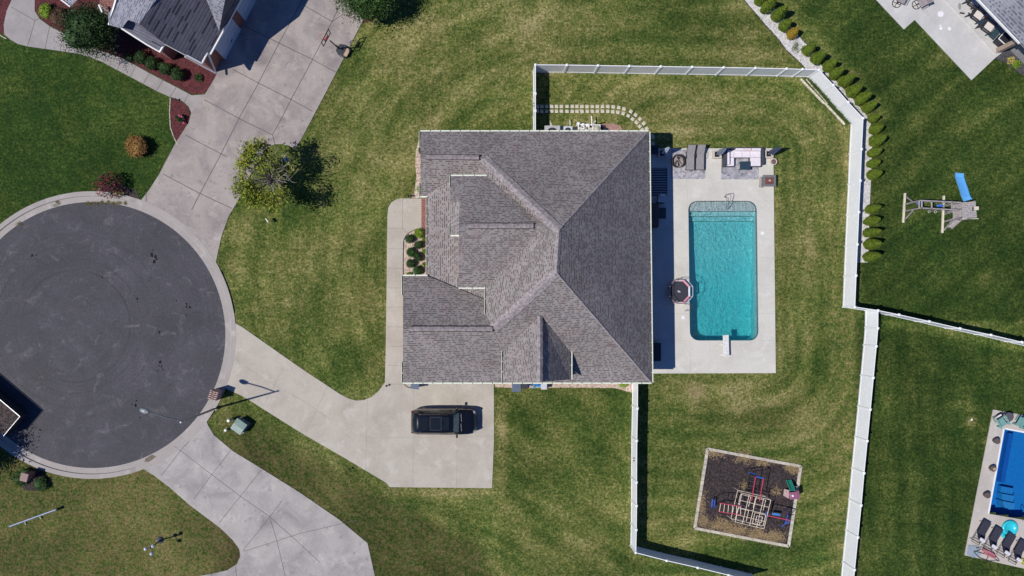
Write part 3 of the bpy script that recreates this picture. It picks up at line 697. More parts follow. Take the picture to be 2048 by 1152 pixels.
gutter(mh, (P(*B_), P(*A)), north, guard=True); gutter(mh, (P(*A), P(*S_)), east)
gutter(mh, (P(*SW_), P(*S_)), south, guard=True)
for a, c in (((841, 263, 4), (841, 292, 4.2)), ((841, 365, 3.95), (841, 392, 3.8)), ((806, 552, 4.1), (806, 590, 4.2)), ((806, 727, 4.3), (806, 765, 4)), ((855, 392, 3.8), (855, 552, 3.85)),
             ((902, 352, 5.8), (902, 373, 5.9)), ((901, 447, 6.2), (901, 470, 6.2)), ((917, 555, 5.9), (917, 575, 5.8)), ((972, 568, 5.85), (972, 628, 6.0)), ((1006, 702, 5.62), (1006, 764, 5.62))):
    gutter(mh, (P(*a), P(*c)), west)
gutter(mh, (P(1141, 702, 5.62), P(1141, 759, 5.62)), east)
for a, c, n_ in (((902, 352, 5.8), (973, 352, 5.88), north), ((901, 470, 6.2), (918, 470, 6.2), south), ((917, 575, 5.8), (972, 575, 5.8), south), ((806, 552, 4.1), (855, 552, 4.1), north), ((841, 392, 3.8), (855, 392, 3.8), south)):
    gutter(mh, (P(*a), P(*c)), n_, guard=True)
# walls
f4 = lambda pts, z=4: [P(x, y, z) for x, y in pts]
wb = MB(); wb.prism(f4([(853, 275), (1286, 275), (1290, 753), (818, 753), (818, 564), (868, 564), (868, 380), (853, 380)]), 0, 3.72)
wb.build("wall", M_brick, mh)
b = MB(); b_up = MB()
b.prism([P(x, y, 5.7) for x, y in [(906, 357), (972, 357), (976, 568), (920, 570), (920, 465), (906, 465)]], 4.0, 5.62)
b_up.prism([P(x, y, 5.5) for x, y in [(1010, 705), (1136, 705), (1136, 756), (1010, 756)]], 4.3, 5.5)
b.build("upper_wall", M_brick, mh); b_up.build("upper_wall", M_brick, mh)
# gable end infill
def tri_wall(pts, nrm, t=.08):
    p = [Vector(v) for v in pts]; o = Vector(nrm) * t; n = len(p)
    MB().add(p + [v - o for v in p], [tuple(range(n)), tuple(range(2 * n - 1, n - 1, -1))] + [(i, n + i, n + (i + 1) % n, (i + 1) % n) for i in range(n)]).build("gable_wall", M_white, mh)
o_ = Vector((.22, 0, -.06))
tri_wall([P(841, 267, 4.0) + o_, P(841, 315, 5.4) + o_, P(841, 388, 3.9) + o_ - Vector((0, 0, .3)), P(841, 388, 3.6) + o_ - Vector((0, 0, .1)), P(841, 267, 3.6) + o_], west)
tri_wall([P(806, 557, 4.1) + o_, P(806, 658, 6.55) + o_, P(806, 760, 4.05) + o_, P(806, 760, 3.6) + o_, P(806, 557, 3.6) + o_], west)
tri_wall([P(918, 458, 8.2) + o_, P(918, 452, 8.3) + o_, P(918, 403, 7.0) + o_, P(918, 403, 5.6) + o_, P(918, 570, 5.5) + o_, P(918, 570, 5.75) + o_], west)
o_ = Vector((0, .1, -.05))
tri_wall([P(1010, 762, 5.6) + o_, P(1080, 762, 8.2) + o_, P(1137, 759, 5.6) + o_], south)
# garage doors, windows and a front door under the eaves
def wall_panel(name, c, wd, ht, nrm, m, frame=M_white):
    n_ = Vector(nrm); t = Vector((0, 0, 1)).cross(n_); f = MB()
    c = Vector(c)
    f.box(c + n_ * .03, (abs(t.x) * wd + abs(n_.x) * .06 or .06, abs(t.y) * wd + abs(n_.y) * .06 or .06, ht))
    o = f.build(name, m, mh)
    g = MB()
    for s in (-1, 1): g.box(c + n_ * .04 + t * s * (wd / 2 + .04), (.08, .08, ht + .16))
    for s in (-1, 1): g.box(c + n_ * .04 + Vector((0, 0, s * (ht / 2 + .04))), (abs(t.x) * wd + .08, abs(t.y) * wd + .08, .08))
    g.build("frame", frame, o); return o
M_glass = mat("window_glass", (.05, .07, .09), .08, var=.1)
sy = P(0, 753, 4).y
for x in (-4.2, -1.4): wall_panel("garage_door", (x + 1.15, sy, 1.15), 2.5, 2.2, south, M_white)
for x in (4.5, 9.6): wall_panel("window", (x, sy, 1.6), 1.3, 1.4, south, M_glass)
ex = P(1288, 0, 4).x
for y in (9, 5.5, 1.5, -2.4): wall_panel("window", (ex - .02, y, 1.5), 1.6, 1.6, east, M_glass)
wx = P(868, 0, 4).x
wall_panel("door", (wx, 6.6, 1.1), 1.0, 2.1, west, M_dark); wall_panel("window", (wx, 4, 1.6), 1.4, 1.4, west, M_glass)
# downspout elbow by the front walk
b = MB(); b.tube([P(855, 393, 3.7), P(848, 395, 3.2), P(835, 394, 2.2), P(836, 396, .1)], .045, 6); b.build("downspout", M_gutter, mh)
# plumbing vent
b = MB(); p = P(1219, 562, 6.3) - Vector((0, 0, .15)); b.tube([p, p + Vector((0, 0, .45))], .06, 8); vp = b.build("vent_pipe", M_white, mh)
MB().lathe(p + Vector((0, 0, .12)), [(.16, -.03), (.14, .04), (.07, .08)], 10).build("flashing", M_gutter_in, vp)
# foundation gas pipe / hose loop on the south wall
hb = MB(); cx = P(818, 768, .1)
hb.tube([cx + Vector((.42 * math.cos(t * .35 - .3), -.30 * abs(math.sin(t * .35)) , .03)) for t in range(0, 10)], .02, 6)
tag(hb.build("garden_hose", mat("hose", (.20, .05, .04), .5)), "thin dark hose loop on the concrete at the garage corner", "hose")

# ------------------------------------------------------------ neighbour's house, upper left
h2 = thing("house", "neighbour's house with slate blue roof, darker on its shaded slopes, and red brick walls, top left corner", "house", P(400, 60))
n1_ = Vector((.876, .484)); 
UP = .6
def roof_up(n_, polys, m, p_): return roof_part(n_, [[(x, y, z + UP) for x, y, z in q_] for q_ in polys], m, p_)
def zp(x, y): return 2.85 + (421.5 - (x * .876 + y * .484)) / 26.5 * .6
def zw(x, y): return 6.3 - (273 - (x * .876 + y * .484)) / 26.5 * .6
pl = [(312, 0), (278, 47), (330, 88), (404, 127), (415, 106), (421, 109), (481, 0), (505, -45), (341, -48)]
pA = [(x, y, zp(x, y)) for x, y in pl]
roof_up("roof", [pA,
    [(256, 40, 5.0), (278, 47, 5.3), (330, 88, 4.7), (320, 104, 4.2), (293, 89, 4.25), (243, 57, 4.4)],
    [(456, 47, 2.95), (438, 62, 3.25), (460, 20, 3.6), (481, 0, 2.9)]], M_roof_blue_shaded, h2)
roof_up("roof", [[(341, -48, 6.3), (312, 0, 6.3), (278, 47, 6.25), (256, 40, 5.7), (243, 57, 5.3), (218, 50, 4.7), (216, 30, 4.75), (232, 0, 5.0), (255, -48, 5.0)],
    [(395, -45, 5.2), (413, 0, 4.6), (438, 62, 3.25), (450, 0, 5.2), (462, -45, 5.6)]], M_roof_ltblue, h2)
roof_up("roof", [[(450, 0, 5.2), (438, 62, 3.25), (481, -2, 3.0), (506, -45, 3.0), (462, -45, 5.6)]], M_roof_blue_shaded, h2)
b = MB(); k = [(431, 145), (357, 106), (346, 121), (318, 106), (290, 88), (240, 40), (262, -70), (548, -70), (449, 121), (445, 118), (440, 127)]
b.prism([P(x, y, 0) for x, y in k], 0, 3.2)
b.build("wall", M_brick, h2)
def trim(parent, a, c, w=.1, h=.14, m=M_white, name="fascia"): return MB().beam(P(*a), P(*c), w, h).build(name, m, parent)
for a, c in (((330, 88, 4.7), (404, 127, 3.02)), ((404, 127, 3.02), (415, 106, 2.95)), ((421, 109, 2.9), (488, -12, 2.9)), ((320, 104, 4.2), (330, 87, 4.6)), ((293, 89, 4.2), (320, 104, 4.15)),
             ((218, 50, 4.6), (232, 0, 4.95)), ((243, 57, 4.4), (293, 89, 4.2)), ((370, 113, 2.4), (431, 146, .9)), ((205, 25, 3.2), (198, 10, 3.2)), ((120, -2, 3.2), (141, 14, 3.2))):
    trim(h2, (a[0], a[1], a[2] + UP), (c[0], c[1], c[2] + UP * (c[2] > 1)))
trim(h2, (415, 104, 3.0), (431, 143, .05), .12, .12, M_white, "corner_board")
# garage doors on the shaded south-east wall
wA, wB = P(449, 121, 0), P(548, -70, 0); wd = (wB - wA).normalized(); wn = Vector((wd.y, -wd.x, 0))
if wn.x < 0: wn = -wn
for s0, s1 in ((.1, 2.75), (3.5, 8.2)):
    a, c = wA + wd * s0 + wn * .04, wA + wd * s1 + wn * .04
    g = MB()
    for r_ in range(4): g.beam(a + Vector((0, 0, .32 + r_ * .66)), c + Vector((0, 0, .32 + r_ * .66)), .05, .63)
    gd = g.build("garage_door", mat("white_door_blue_shade", (.42, .52, .68), .5), h2)  # white doors, their blue shade is put into the colour
    MB().beam((a + c) / 2 + wn * .05 + Vector((0, 0, .7)), (a + c) / 2 + wn * .05 + wd * .2 + Vector((0, 0, .7)), .05, .08).build("handle", M_dark, gd)
MB().prism([P(449, 121), P(466, 96), P(470, 99), P(453, 124)], 0, .01).build("threshold", M_white, h2)
# far-left porch piece with a pale edge
MB().prism([P(196, 20), P(222, -20), P(250, 20), P(222, 42)], 0, .25).build("porch_floor", M_conc_old, h2)
rp = roof_up("porch_roof", [[(121, -2, 3.1), (141, 14, 3.1), (165, -12, 3.8), (150, -30, 3.8)]], M_roof_ltblue, h2)

# ------------------------------------------------------------ neighbour's house, upper right
h3 = thing("house", "neighbour's house with pale blue grey roof above covered patio, top right corner", "house", P(2030, 20))
roof_part("roof", [[(1956, 0, 3.1), (2040, 88, 3.1), (2110, 160, 3.1), (2180, 60, 6), (2060, -60, 6.0), (1900, -60, 3.1)]], M_roof_ltblue, h3)
for a, c in (((1905, -53, 3.1), (2039, 87, 3.1)),):
    trim(h3, a, c, .12, .14, M_white, "gutter")
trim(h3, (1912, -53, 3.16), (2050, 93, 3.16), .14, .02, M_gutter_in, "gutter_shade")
MB().prism([P(x, y, 0) for x, y in [(1958, -60), (2008, 55), (2020, 100), (2100, 180), (2160, 60), (2060, -60)]], 0, 2.7).build("wall", mat("siding", (.30, .30, .31), .8), h3)
MB().beam(P(1996, 101, .17) , P(1996, 101, .17) + Vector((0, 0, 2.8)), .34, .34).build("pillar", mat("stone_pillar", (.36, .27, .21), .9, var=.25, scale=8), h3)
h3.location = h3.location

# ------------------------------------------------------------ fences
FZ = 1.88
M_groove = mat("vinyl_shade", (.55, .57, .62), .5)
def fence(label, caps, gate=None, endpost=(True, True), group="white vinyl privacy fences"):
    pts = [P(x, y, FZ) for x, y in caps]
    for p in pts: p.z = 0
    t = thing("fence", label, "fence", pts[0], group=group)
    for i, p in enumerate(pts):
        if (i == 0 and not endpost[0]) or (i == len(pts) - 1 and not endpost[1]): continue
        j = min(i, len(pts) - 2); d = (pts[j + 1] - pts[j]).normalized(); rz = math.atan2(d.y, d.x)
        b = MB(); b.box(p + Vector((0, 0, .92)), (.127, .127, 1.84), rz); po = b.build("post", M_vinyl, t)
        c = MB(); h = .085; M = Matrix.Rotation(rz, 3, 'Z')
        vs = [M @ Vector((sx * h, sy * h, z)) + p for z in (1.84, 1.87) for sx, sy in ((-1, -1), (1, -1), (1, 1), (-1, 1))] + [p + Vector((0, 0, 1.93))]
        c.add(vs, [(0, 1, 5, 4), (1, 2, 6, 5), (2, 3, 7, 6), (3, 0, 4, 7), (4, 5, 8), (5, 6, 8), (6, 7, 8), (7, 4, 8), (3, 2, 1, 0)]).build("post_cap", M_vinyl, po)
    for i, (a, c) in enumerate(zip(pts[:-1], pts[1:])):
        d = c - a; Ln = d.length; d.normalize(); z = Vector((0, 0, 1)); s = d.cross(z)
        a2, c2 = a + d * .07, c - d * .07
        b = MB(); n = max(2, int((Ln - .14) / .155)); wdt = (Ln - .14) / n
        for k in range(n):
            q = a2 + d * (wdt * (k + .5)); rz = math.atan2(d.y, d.x)
            b.box(q + z * .9, (wdt - .007, .03, 1.6), rz)
        b.beam(a2 + z * .9, c2 + z * .9, .022, 1.58)
        isg = gate is not None and i in gate
        o = b.build("gate" if isg else "panel", M_vinyl, t)
        MB().beam(a2 + z * 1.76, c2 + z * 1.76, .05, .12).build("rail", M_vinyl, o); MB().beam(a2 + z * .1, c2 + z * .1, .06, .16).build("rail", M_vinyl, o)
        if isg:
            hd = MB(); m_ = (a2 + c2) / 2
            for sgn in (-1, 1): hd.beam(m_ + d * .1 * sgn + s * .07 + z * 1.0, m_ + d * .1 * sgn + s * .07 + z * 1.25, .05, .05)
            for sgn in (-1, 1): hd.beam(m_ + d * .1 * sgn - s * .07 + z * 1.0, m_ + d * .1 * sgn - s * .07 + z * 1.25, .05, .05)
            hd.build("handle", M_dark, o)
    return t
fence("short white fence run with narrow gate, touching the main house's upper wall", [(1071, 129), (1071, 187), (1071, 221), (1071, 275)], gate=[1], endpost=(False, True))
fence("longest horizontal run of white fence across the top of the pool yard", [(1071, 129), (1134, 129.5), (1196.5, 130.5), (1259, 131.5), (1322, 132.5), (1385, 133.5), (1448, 134.5), (1511.6, 135.5), (1574, 137), (1606, 138), (1638.7, 139)])
fence("slanting run of white fence behind the weedy strip beside the evergreens", [(1638.7, 139), (1667.5, 170), (1697, 204), (1727, 236)], endpost=(False, False))
fence("tall upright run of white fence between the pool yard and the row of evergreens", [(1727, 236), (1724, 298), (1721.6, 361), (1718.5, 424), (1715.7, 488.5), (1713, 551), (1710.5, 614)])
fence("white fence run slanting off to the right edge below the wooden swing set lawn", [(1710.5, 614), (1757, 621), (1799, 629.5), (1859.7, 643), (1921, 657), (1983, 670), (2045, 684.5), (2107, 699)], endpost=(False, True))
fence("long white fence run east of the playground, reaching the bottom edge of the photo", [(1757, 621), (1756.5, 656.6), (1753.5, 692.5), (1747.6, 755.5), (1741.6, 819), (1735.4, 882), (1729, 946.5), (1723.2, 1011), (1716.6, 1075), (1710, 1140), (1704, 1205)], endpost=(False, True))
fence("white fence run with gate, going down from the main house's lower right corner", [(1275.6, 760), (1275.4, 817), (1274, 881.6), (1273.5, 965), (1273.5, 1012), (1273, 1060), (1272, 1106)], gate=[2])
fence("low slanting run of white fence along the bottom edge below the playground", [(1272, 1106), (1334, 1122), (1396, 1136), (1458, 1151), (1520, 1166)], endpost=(False, True))
# ------------------------------------------------------------ car
def make_car():
    c0 = P(888, 843.5, .9); c0.z = .045
    t = thing("car", "black suv with glass sunroof panels parked on the pale driveway", "car", c0)
    st = [(-2.57, .50, .80, .86, .52, .36), (-2.54, .38, .93, 1.00, .74, .52), (-2.46, .32, 1.03, 1.22, .86, .60), (-2.3, .28, 1.07, 1.50, .93, .66), (-2.1, .27, 1.08, 1.64, .965, .69), (-1.75, .26, 1.09, 1.73, .985, .71), (-1.2, .26, 1.09, 1.77, 1.0, .72), (-.4, .26, 1.08, 1.785, 1.0, .72),
          (.3, .26, 1.06, 1.75, 1.0, .70), (.72, .26, 1.05, 1.64, 1.0, .67), (.94, .26, 1.045, 1.42, 1.0, .73), (1.17, .26, 1.04, 1.14, .995, .79), (1.28, .26, 1.0, 1.09, .99, .81), (1.85, .28, .96, 1.05, .975, .79),
          (2.2, .30, .88, .97, .93, .72), (2.38, .34, .78, .87, .84, .64), (2.48, .40, .68, .76, .68, .52), (2.53, .46, .60, .66, .46, .36)]
    V = []; F = []; kinds = []
    for (x, zb, zm, zt, w_, wt) in st:
        half = [(w_ * .90, zb), (w_ * .985, zb + .18), (w_, (zb + zm) * .55), (w_ * .975, zm), (wt, zt - .05 * min(1, (zt - zm) * 3)), (wt * .55, zt), (0, zt + .012)]
        pr = [(y, z) for y, z in half] + [(-y, z) for y, z in reversed(half[:-1])]
        V += [(x, y, z) for y, z in pr]
    m = 13
    for i in range(len(st) - 1):
        for j in range(m - 1):
            F.append((i * m + j, (i + 1) * m + j, (i + 1) * m + j + 1, i * m + j + 1)); kinds.append((i, j))
        F.append((i * m + m - 1, (i + 1) * m + m - 1, (i + 1) * m, i * m)); kinds.append((i, -1))
    F.append(tuple(range(m - 1, -1, -1))[::-1]); F.append(tuple((len(st) - 1) * m + k for k in range(m)))
    M_paint = mat("black_paint", (.006, .006, .008), .18, var=.1, coat=.6)
    M_cglass = mat("car_glass", (.012, .016, .02), .05, var=.1)
    M_wglass = mat("windscreen_glass", (.06, .11, .15), .06, var=.1)
    b = L().add(V, F); bd = b.build("body", M_paint, t, smooth=True)
    bd.modifiers.new("bev", 'BEVEL').width = .02; bd.modifiers["bev"].limit_method = 'ANGLE'
    def pane(name, sel, mm, shrink=.90, off=.012):
        for grp in sel:
            vs = [Vector(V[k]) for k in grp]; c = sum(vs, Vector()) / len(vs)
            n = (vs[1] - vs[0]).cross(vs[2] - vs[0]).normalized()
            if n.dot(c - Vector((0, 0, .8))) < 0: n = -n
            o = L(); o.add([c + (v - c) * shrink + n * off for v in vs], [tuple(range(len(vs)))])
            o.build(name, mm, t)
    I = lambda i, j: i * m + j
    pane("windscreen", [(I(9, 4), I(11, 4), I(11, 5), I(11, 6), I(11, 7), I(11, 8), I(9, 8), I(9, 7), I(9, 6), I(9, 5))], M_wglass, .93, .02)
    pane("rear_window", [(I(2, 5), I(3, 5), I(3, 6), I(3, 7), I(2, 7), I(2, 6))], M_cglass, .9, .02)
    for s in (0, 1):
        a, b_ = (3, 4) if s == 0 else (9, 8)
        for i0, i1 in ((3, 5), (5, 7), (7, 9)): pane("side_window", [tuple([I(k, a) for k in range(i0, i1 + 1)] + [I(k, b_) for k in range(i1, i0 - 1, -1)])], M_cglass, .88, .015)
    for x0, x1, m2 in ((-1.95, -1.22, M_cglass), (-1.02, -.18, M_cglass), (-.12, .42, M_cglass)):
        z = 1.80 if x1 < 0 else 1.77
        o = L(); o.box(((x0 + x1) / 2, 0, z - .012), (x1 - x0, .98, .03)); sr = o.build("sunroof", m2, t)
        if x0 == -1.02:
            e = L()
            for xx in (x0, x1): e.box((xx, 0, z + .006), (.014, 1.0, .01))
            for yy in (-.5, .5): e.box(((x0 + x1) / 2, yy, z + .006), (x1 - x0, .014, .01))
            e.build("trim", mat("grey_trim", (.12, .125, .14), .4), sr)
    for s in (-1, 1):
        o = L(); o.tube([(-1.9, s * .70, 1.70), (-1.7, s * .69, 1.81), (-.2, s * .69, 1.83), (.3, s * .67, 1.78), (.4, s * .66, 1.73)], .022, 6); o.build("roof_rail", mat("rail_metal", (.12, .10, .09), .35, metal=.8), t)
        o = L(); o.lathe((1.0, s * 1.10, 1.05), [(.02, -.09), (.12, -.06), (.13, .05), (.05, .09)], 10, .7, 1.0); o.build("wing_mirror", M_paint, t, smooth=True)
        o = L(); o.box((2.30, s * .72, .84), (.20, .24, .10), s * -.7); o.build("headlight", mat("lamp_glass", (.25, .28, .30), .1), t)
        o = L(); o.box((-2.44, s * .78, .98), (.10, .20, .20), s * .75); o.build("taillight", mat("red_lamp", (.18, .01, .01), .2), t)
        for x in (-1.55, 1.55):
            o = L(); M = Matrix.Rotation(R(90), 3, 'X')
            pr = L(); pr.lathe((0, 0, 0), [(.24, -.12), (.36, -.11), (.375, -.06), (.375, .06), (.36, .11), (.24, .12)], 24)
            pr.v = [tuple(M @ Vector(v) + Vector((x, s * .88, .375))) for v in pr.v]
            wh = pr.build("wheel", mat("tyre_rubber", (.02, .02, .02), .8), t)
            rr = L(); rr.lathe((0, 0, 0), [(.20, -.125), (.23, -.13), (.05, -.10), (.01, -.12)] if s > 0 else [(.01, .12), (.05, .10), (.23, .13), (.20, .125)], 20)
            rr.v = [tuple(M @ Vector(v) + Vector((x, s * .88, .375))) for v in rr.v]
            rr.build("rim", M_chrome, wh)
    o = L(); o.box((2.5, 0, .58), (.05, .9, .22)); o.build("grille", M_dark, t)
    o = L(); o.tube([(1.36, -.7, 1.09), (1.32, -.1, 1.10)], .015, 5); o.build("wiper", M_dark, t)
    o = L(); o.tube([(1.36, .05, 1.10), (1.32, .65, 1.10)], .015, 5); o.build("wiper", M_dark, t)
make_car()

# ------------------------------------------------------------ street lamp
t = thing("street_lamp", "tall grey street lamp leaning over the round road", "street lamp", P(433, 816))
b0 = P(433, 816); hz = 7.15
top = b0 + Vector((0, 0, hz)); b = MB(); b.tube([b0, b0 + Vector((0, 0, .3)), b0 + Vector((0, 0, .3)), top], [.13, .13, .09, .055], 10); b.build("pole", mat("lamp_grey", (.30, .31, .32), .4, metal=.4), t)
M_lampd = mat("lamp_dark", (.09, .10, .11), .4)
hd = P(296, 824, 6.95)
b = MB(); b.tube([top - Vector((0, 0, .35)), top.lerp(hd, .5) - Vector((0, 0, .05)), hd], .052, 8); b.build("arm", M_lampd, t)
b = MB(); b.lathe(top + Vector((0, 0, 0)), [(.07, -.03), (.07, .03), (.02, .08)], 10); b.build("pole_cap", M_white, t)
dr = (hd - top); dr.z = 0; dr.normalize(); b = L(); b.lathe((0, 0, 0), [(.05, .10), (.16, .06), (.19, 0), (.16, -.06), (.06, -.09)], 14, 1.9, 1)
rz = math.atan2(dr.y, dr.x); Mx = Matrix.Rotation(rz, 3, 'Z'); cx = hd + dr * .25
b.v = [tuple(Mx @ Vector(v) + cx - b0) for v in b.v]; hd_o = b.build("lamp_head", mat("lamp_shell", (.24, .27, .29), .35), t, smooth=True)
b = L(); b.lathe((0, 0, 0), [(.13, .02), (.12, .05), (.05, .075)], 12, 1.2, 1); b.v = [tuple(Mx @ Vector(v) + cx + dr * -.22 - b0 + Vector((0, 0, .03))) for v in b.v]; b.build("top_plate", M_lampd, hd_o)

# ------------------------------------------------------------ brick mailboxes, utility boxes, post lamp, pole
def rot_box(mb, c, d, rz): return mb.box(c, d, rz)
t = thing("mailbox", "pink brick mailbox pillar at the kerb beside the street lamp", "mailbox", P(437, 788))
b = MB(); c = P(438, 787); b.box(c + Vector((0, 0, .65)), (.58, .70, 1.3), R(-20)); b.build("pillar", M_brick_lt, t)
b = MB(); c2 = c + Vector((0, 0, 1.34))
for i in range(5):
    for j in range(3):
        o = Matrix.Rotation(R(-20), 3, 'Z') @ Vector((-.23 + j * .23, -.3 + i * .15, 0)); b.box(c2 + o, (.2, .11, .07), R(-20))
b.build("brick_cap", M_brick_lt, t, bevel=.01)
b = MB(); b.box(c + Matrix.Rotation(R(-20), 3, 'Z') @ Vector((-.31, 0, 1.0)), (.04, .22, .25), R(-20)); b.build("mail_door", M_dark, t)
t = thing("mailbox", "small brick mailbox pillar with a reddish cap between two round bushes", "mailbox", P(66, 948))
b = MB(); c = P(66, 948); b.box(c + Vector((0, 0, .55)), (.45, .5, 1.1), R(-15)); b.build("pillar", M_brick, t)
b = MB(); b.box(c + Vector((0, 0, 1.14)), (.58, .64, .09), R(-15)); b.build("cap_stone", mat("reddish_cap", (.30, .20, .19), .8), t, bevel=.02)
t = thing("utility_box", "square green utility box on the grass between the two lower driveways", "utility box", P(483, 851))
b = MB(); c = P(483.5, 850); rz = R(-35)
b.box(c + Vector((0, 0, .36)), (.84, .86, .72), rz); b.build("cabinet", mat("utility_green", (.17, .24, .21), .6), t, bevel=.03)
b = MB(); M = Matrix.Rotation(rz, 3, 'Z'); b.add([M @ Vector((sx * .47, sy * .48, z)) + c for z in (.72, .77) for sx, sy in ((-1, -1), (1, -1), (1, 1), (-1, 1))] + [M @ Vector((-.47, 0, .84)) + c, M @ Vector((.47, 0, .84)) + c],
   [(0, 1, 5, 4), (1, 2, 6, 5), (2, 3, 7, 6), (3, 0, 4, 7), (4, 5, 9, 8), (6, 7, 8, 9), (5, 6, 9), (7, 4, 8)]); b.build("lid", mat("utility_lid", (.20, .28, .25), .5), t)
b = MB(); b.box(c + Vector((0, 0, .03)), (1.0, 1.0, .06), rz); b.build("pad", M_conc_old, t)
for x, y, r_, h_, lab in ((464, 838, .11, .95, "taller pale cable pedestal beside the green utility box"), (454, 859, .10, .45, "shorter pale cable pedestal left of the green utility box")):
    t = thing("cable_pedestal", lab, "pedestal", P(x, y), group="cable pedestals"); c = P(x, y)
    b = MB(); b.lathe(c, [(r_ * 1.2, 0), (r_ * 1.2, .06), (r_, .08), (r_, h_ - .1)], 12); b.build("body", mat("pedestal_green", (.35, .42, .33), .5), t)
    b = MB(); b.lathe(c, [(r_ * 1.08, h_ - .12), (r_ * 1.08, h_ - .03), (r_ * .6, h_)], 12); b.build("cap", mat("pedestal_cap", (.78, .80, .68), .5), t)
# blue metal pole lying / leaning on the lower left lawn
pl_ = MB(); a, c = P(19, 1053, .12), P(113, 1019, .30); d = (c - a).normalized()
t = thing("fallen_pole", "long shiny pale blue metal pole lying on the lower left lawn", "pole", P(66, 1036))
pl_.tube([a, c], .075, 12).build("tube", mat("pole_metal", (.42, .46, .56), .3, metal=.7), t)
b = MB(); b.tube([c - d * .02, c + d * .16], [.10, .13], 12); b.build("end_cap", M_dark, t)
b = MB(); s_ = d.cross(Vector((0, 0, 1)))
for k in (.3, .62): b.beam(a.lerp(c, k) + s_ * .08 - Vector((0, 0, .12)), a.lerp(c, k) + s_ * .30 - Vector((0, 0, .12)), .06, .04)
b.build("bracket", M_dark, t)
# post lamp with three globes
bp = P(322, 1080); t = thing("post_lamp", "black garden post lamp with three clear globes on the lower left lawn", "lamp post", bp)
b = MB(); b.tube([bp, bp + Vector((0, 0, .5)), bp + Vector((0, 0, 2.1))], [.10, .05, .035], 8); b.lathe(bp, [(.16, 0), (.15, .12), (.06, .22)], 10); b.build("post", M_dark, t)
for k, (dx, dy, z) in enumerate(((-.30, -.02, 2.05), (.22, .16, 1.95), (.10, -.42, 1.95))):
    g = bp + Vector((dx, dy, z)); b = MB(); b.tube([bp + Vector((0, 0, 1.75)), bp + Vector((dx * .6, dy * .6, 1.65)), g - Vector((0, 0, .15))], .02, 6); ar = b.build("arm", M_dark, t)
    b = MB(); b.lathe(g, [(.03, -.15), (.12, -.08), (.15, .02), (.11, .12), (.03, .17)], 12); b.build("globe", mat("globe_glass", (.50, .55, .60), .1), ar, smooth=True)
b = MB(); b.lathe(bp + Vector((-.05, 0, 0)), [(.28, 0), (.22, .12), (.05, .2)], 9); b.build("base_plate", mat("lamp_base", (.05, .06, .10), .5), t)
# small yard sign
sp = P(539, 443); t = thing("yard_sign", "tiny white yard sign on the lawn below the sparse tree", "sign", sp)
b = MB(); b.box(sp + Vector((0, 0, .62)), (.06, .36, .26), R(35)); b.build("board", M_white, t)
b = MB(); b.tube([sp, sp + Vector((0, 0, .6))], .015, 6); b.build("stake", M_dark, t)
# small solar lights
for x, y, lab in ((354, 201, "small black path light at the tip of the teardrop mulch bed"), (774, 771, "small black path light where the front walk meets the wide driveway"), (700, 937, "small black path light on the grass below the driveway edge"),
                  (817, 394, "left one of two tiny dark stake lights above the curved walk corner"), (822, 393, "right one of two tiny dark stake lights above the curved walk corner")):
    c = P(x, y); t = thing("path_light", lab, "path light", c, group="small path lights")
    b = MB(); b.tube([c, c + Vector((0, 0, .3))], .02, 6); b.build("stake", M_dark, t)
    b = MB(); b.lathe(c, [(.05, .28), (.09, .33), (.08, .37), (.02, .40)], 10); b.build("lamp_head", M_dark, t)

# ------------------------------------------------------------ basketball hoop
base = P(687, 103.5, 0); t = thing("basketball_hoop", "portable basketball hoop with a black framed backboard on the upper left driveway", "basketball hoop", base)
ax = Vector((P(0, 0).x - P(1, 0).x, 0, 0))
hb_dir = (P(655, 75, 0) - base); hb_dir.z = 0
bc = P(652, 75.5, 3.0); bc_ = Vector((bc.x, bc.y, 0)); fw = (bc_ - Vector((base.x, base.y, 0))).normalized()
bd = (P(660, 62, 3.1) - P(646, 89, 3.1)); bd.z = 0; Lb = bd.length; bd.normalize(); fwd = Vector((-bd.y, bd.x, 0)); fwd = fwd if fwd.x < 0 else -fwd
rzb = math.atan2(fwd.y, fwd.x)
b = L(); b.prism([(math.cos(a_) * .55 * (1 if abs(math.cos(a_)) < .8 else 1.0) , math.sin(a_) * .42) for a_ in [k * math.pi / 8 for k in range(16)]], .0, .26)
b.v = [tuple(Matrix.Rotation(rzb - .1, 3, 'Z') @ Vector((v[0] * (1 + .25 * (abs(v[1]) > .2)), v[1] * 1.1, v[2]))) for v in b.v]
b.build("base_tank", mat("tank_black", (.035, .04, .05), .45), t, bevel=.03)
b = L(); b.box((-.36 * fwd.x, -.36 * fwd.y, .30), (.30, .62, .10), rzb); b.build("ballast_slab", mat("tan_slab", (.45, .32, .22), .8), t, bevel=.02)
ctr = bc - base; b = L(); b.tube([(fwd.x * .35, fwd.y * .35, .2), (ctr.x - fwd.x * .3, ctr.y - fwd.y * .3, 2.75)], .05, 8)
b.tube([(0, 0, .25), (fwd.x * .5, fwd.y * .5, .9)], .03, 6); b.build("pole", M_dark, t)
b = L(); c = ctr
for s in (-1, 1): b.beam(c + bd * s * .56 + Vector((0, 0, -.38)), c + bd * s * .56 + Vector((0, 0, .38)), .05, .06)
for z in (-.38, .38): b.beam(c - bd * .58 + Vector((0, 0, z)), c + bd * .58 + Vector((0, 0, z)), .06, .05)
for s in (-.22, .22): b.beam(c + bd * s + Vector((0, 0, -.38)), c + bd * s + Vector((0, 0, .38)), .04, .05)
fr_ = b.build("backboard_frame", M_dark, t)
b = L(); b.beam(c - bd * .17 - Vector((0, 0, .12)), c + bd * .17 - Vector((0, 0, .12)), .07, .20); b.build("backboard_sign", mat("red_sign", (.45, .03, .05), .5), fr_)
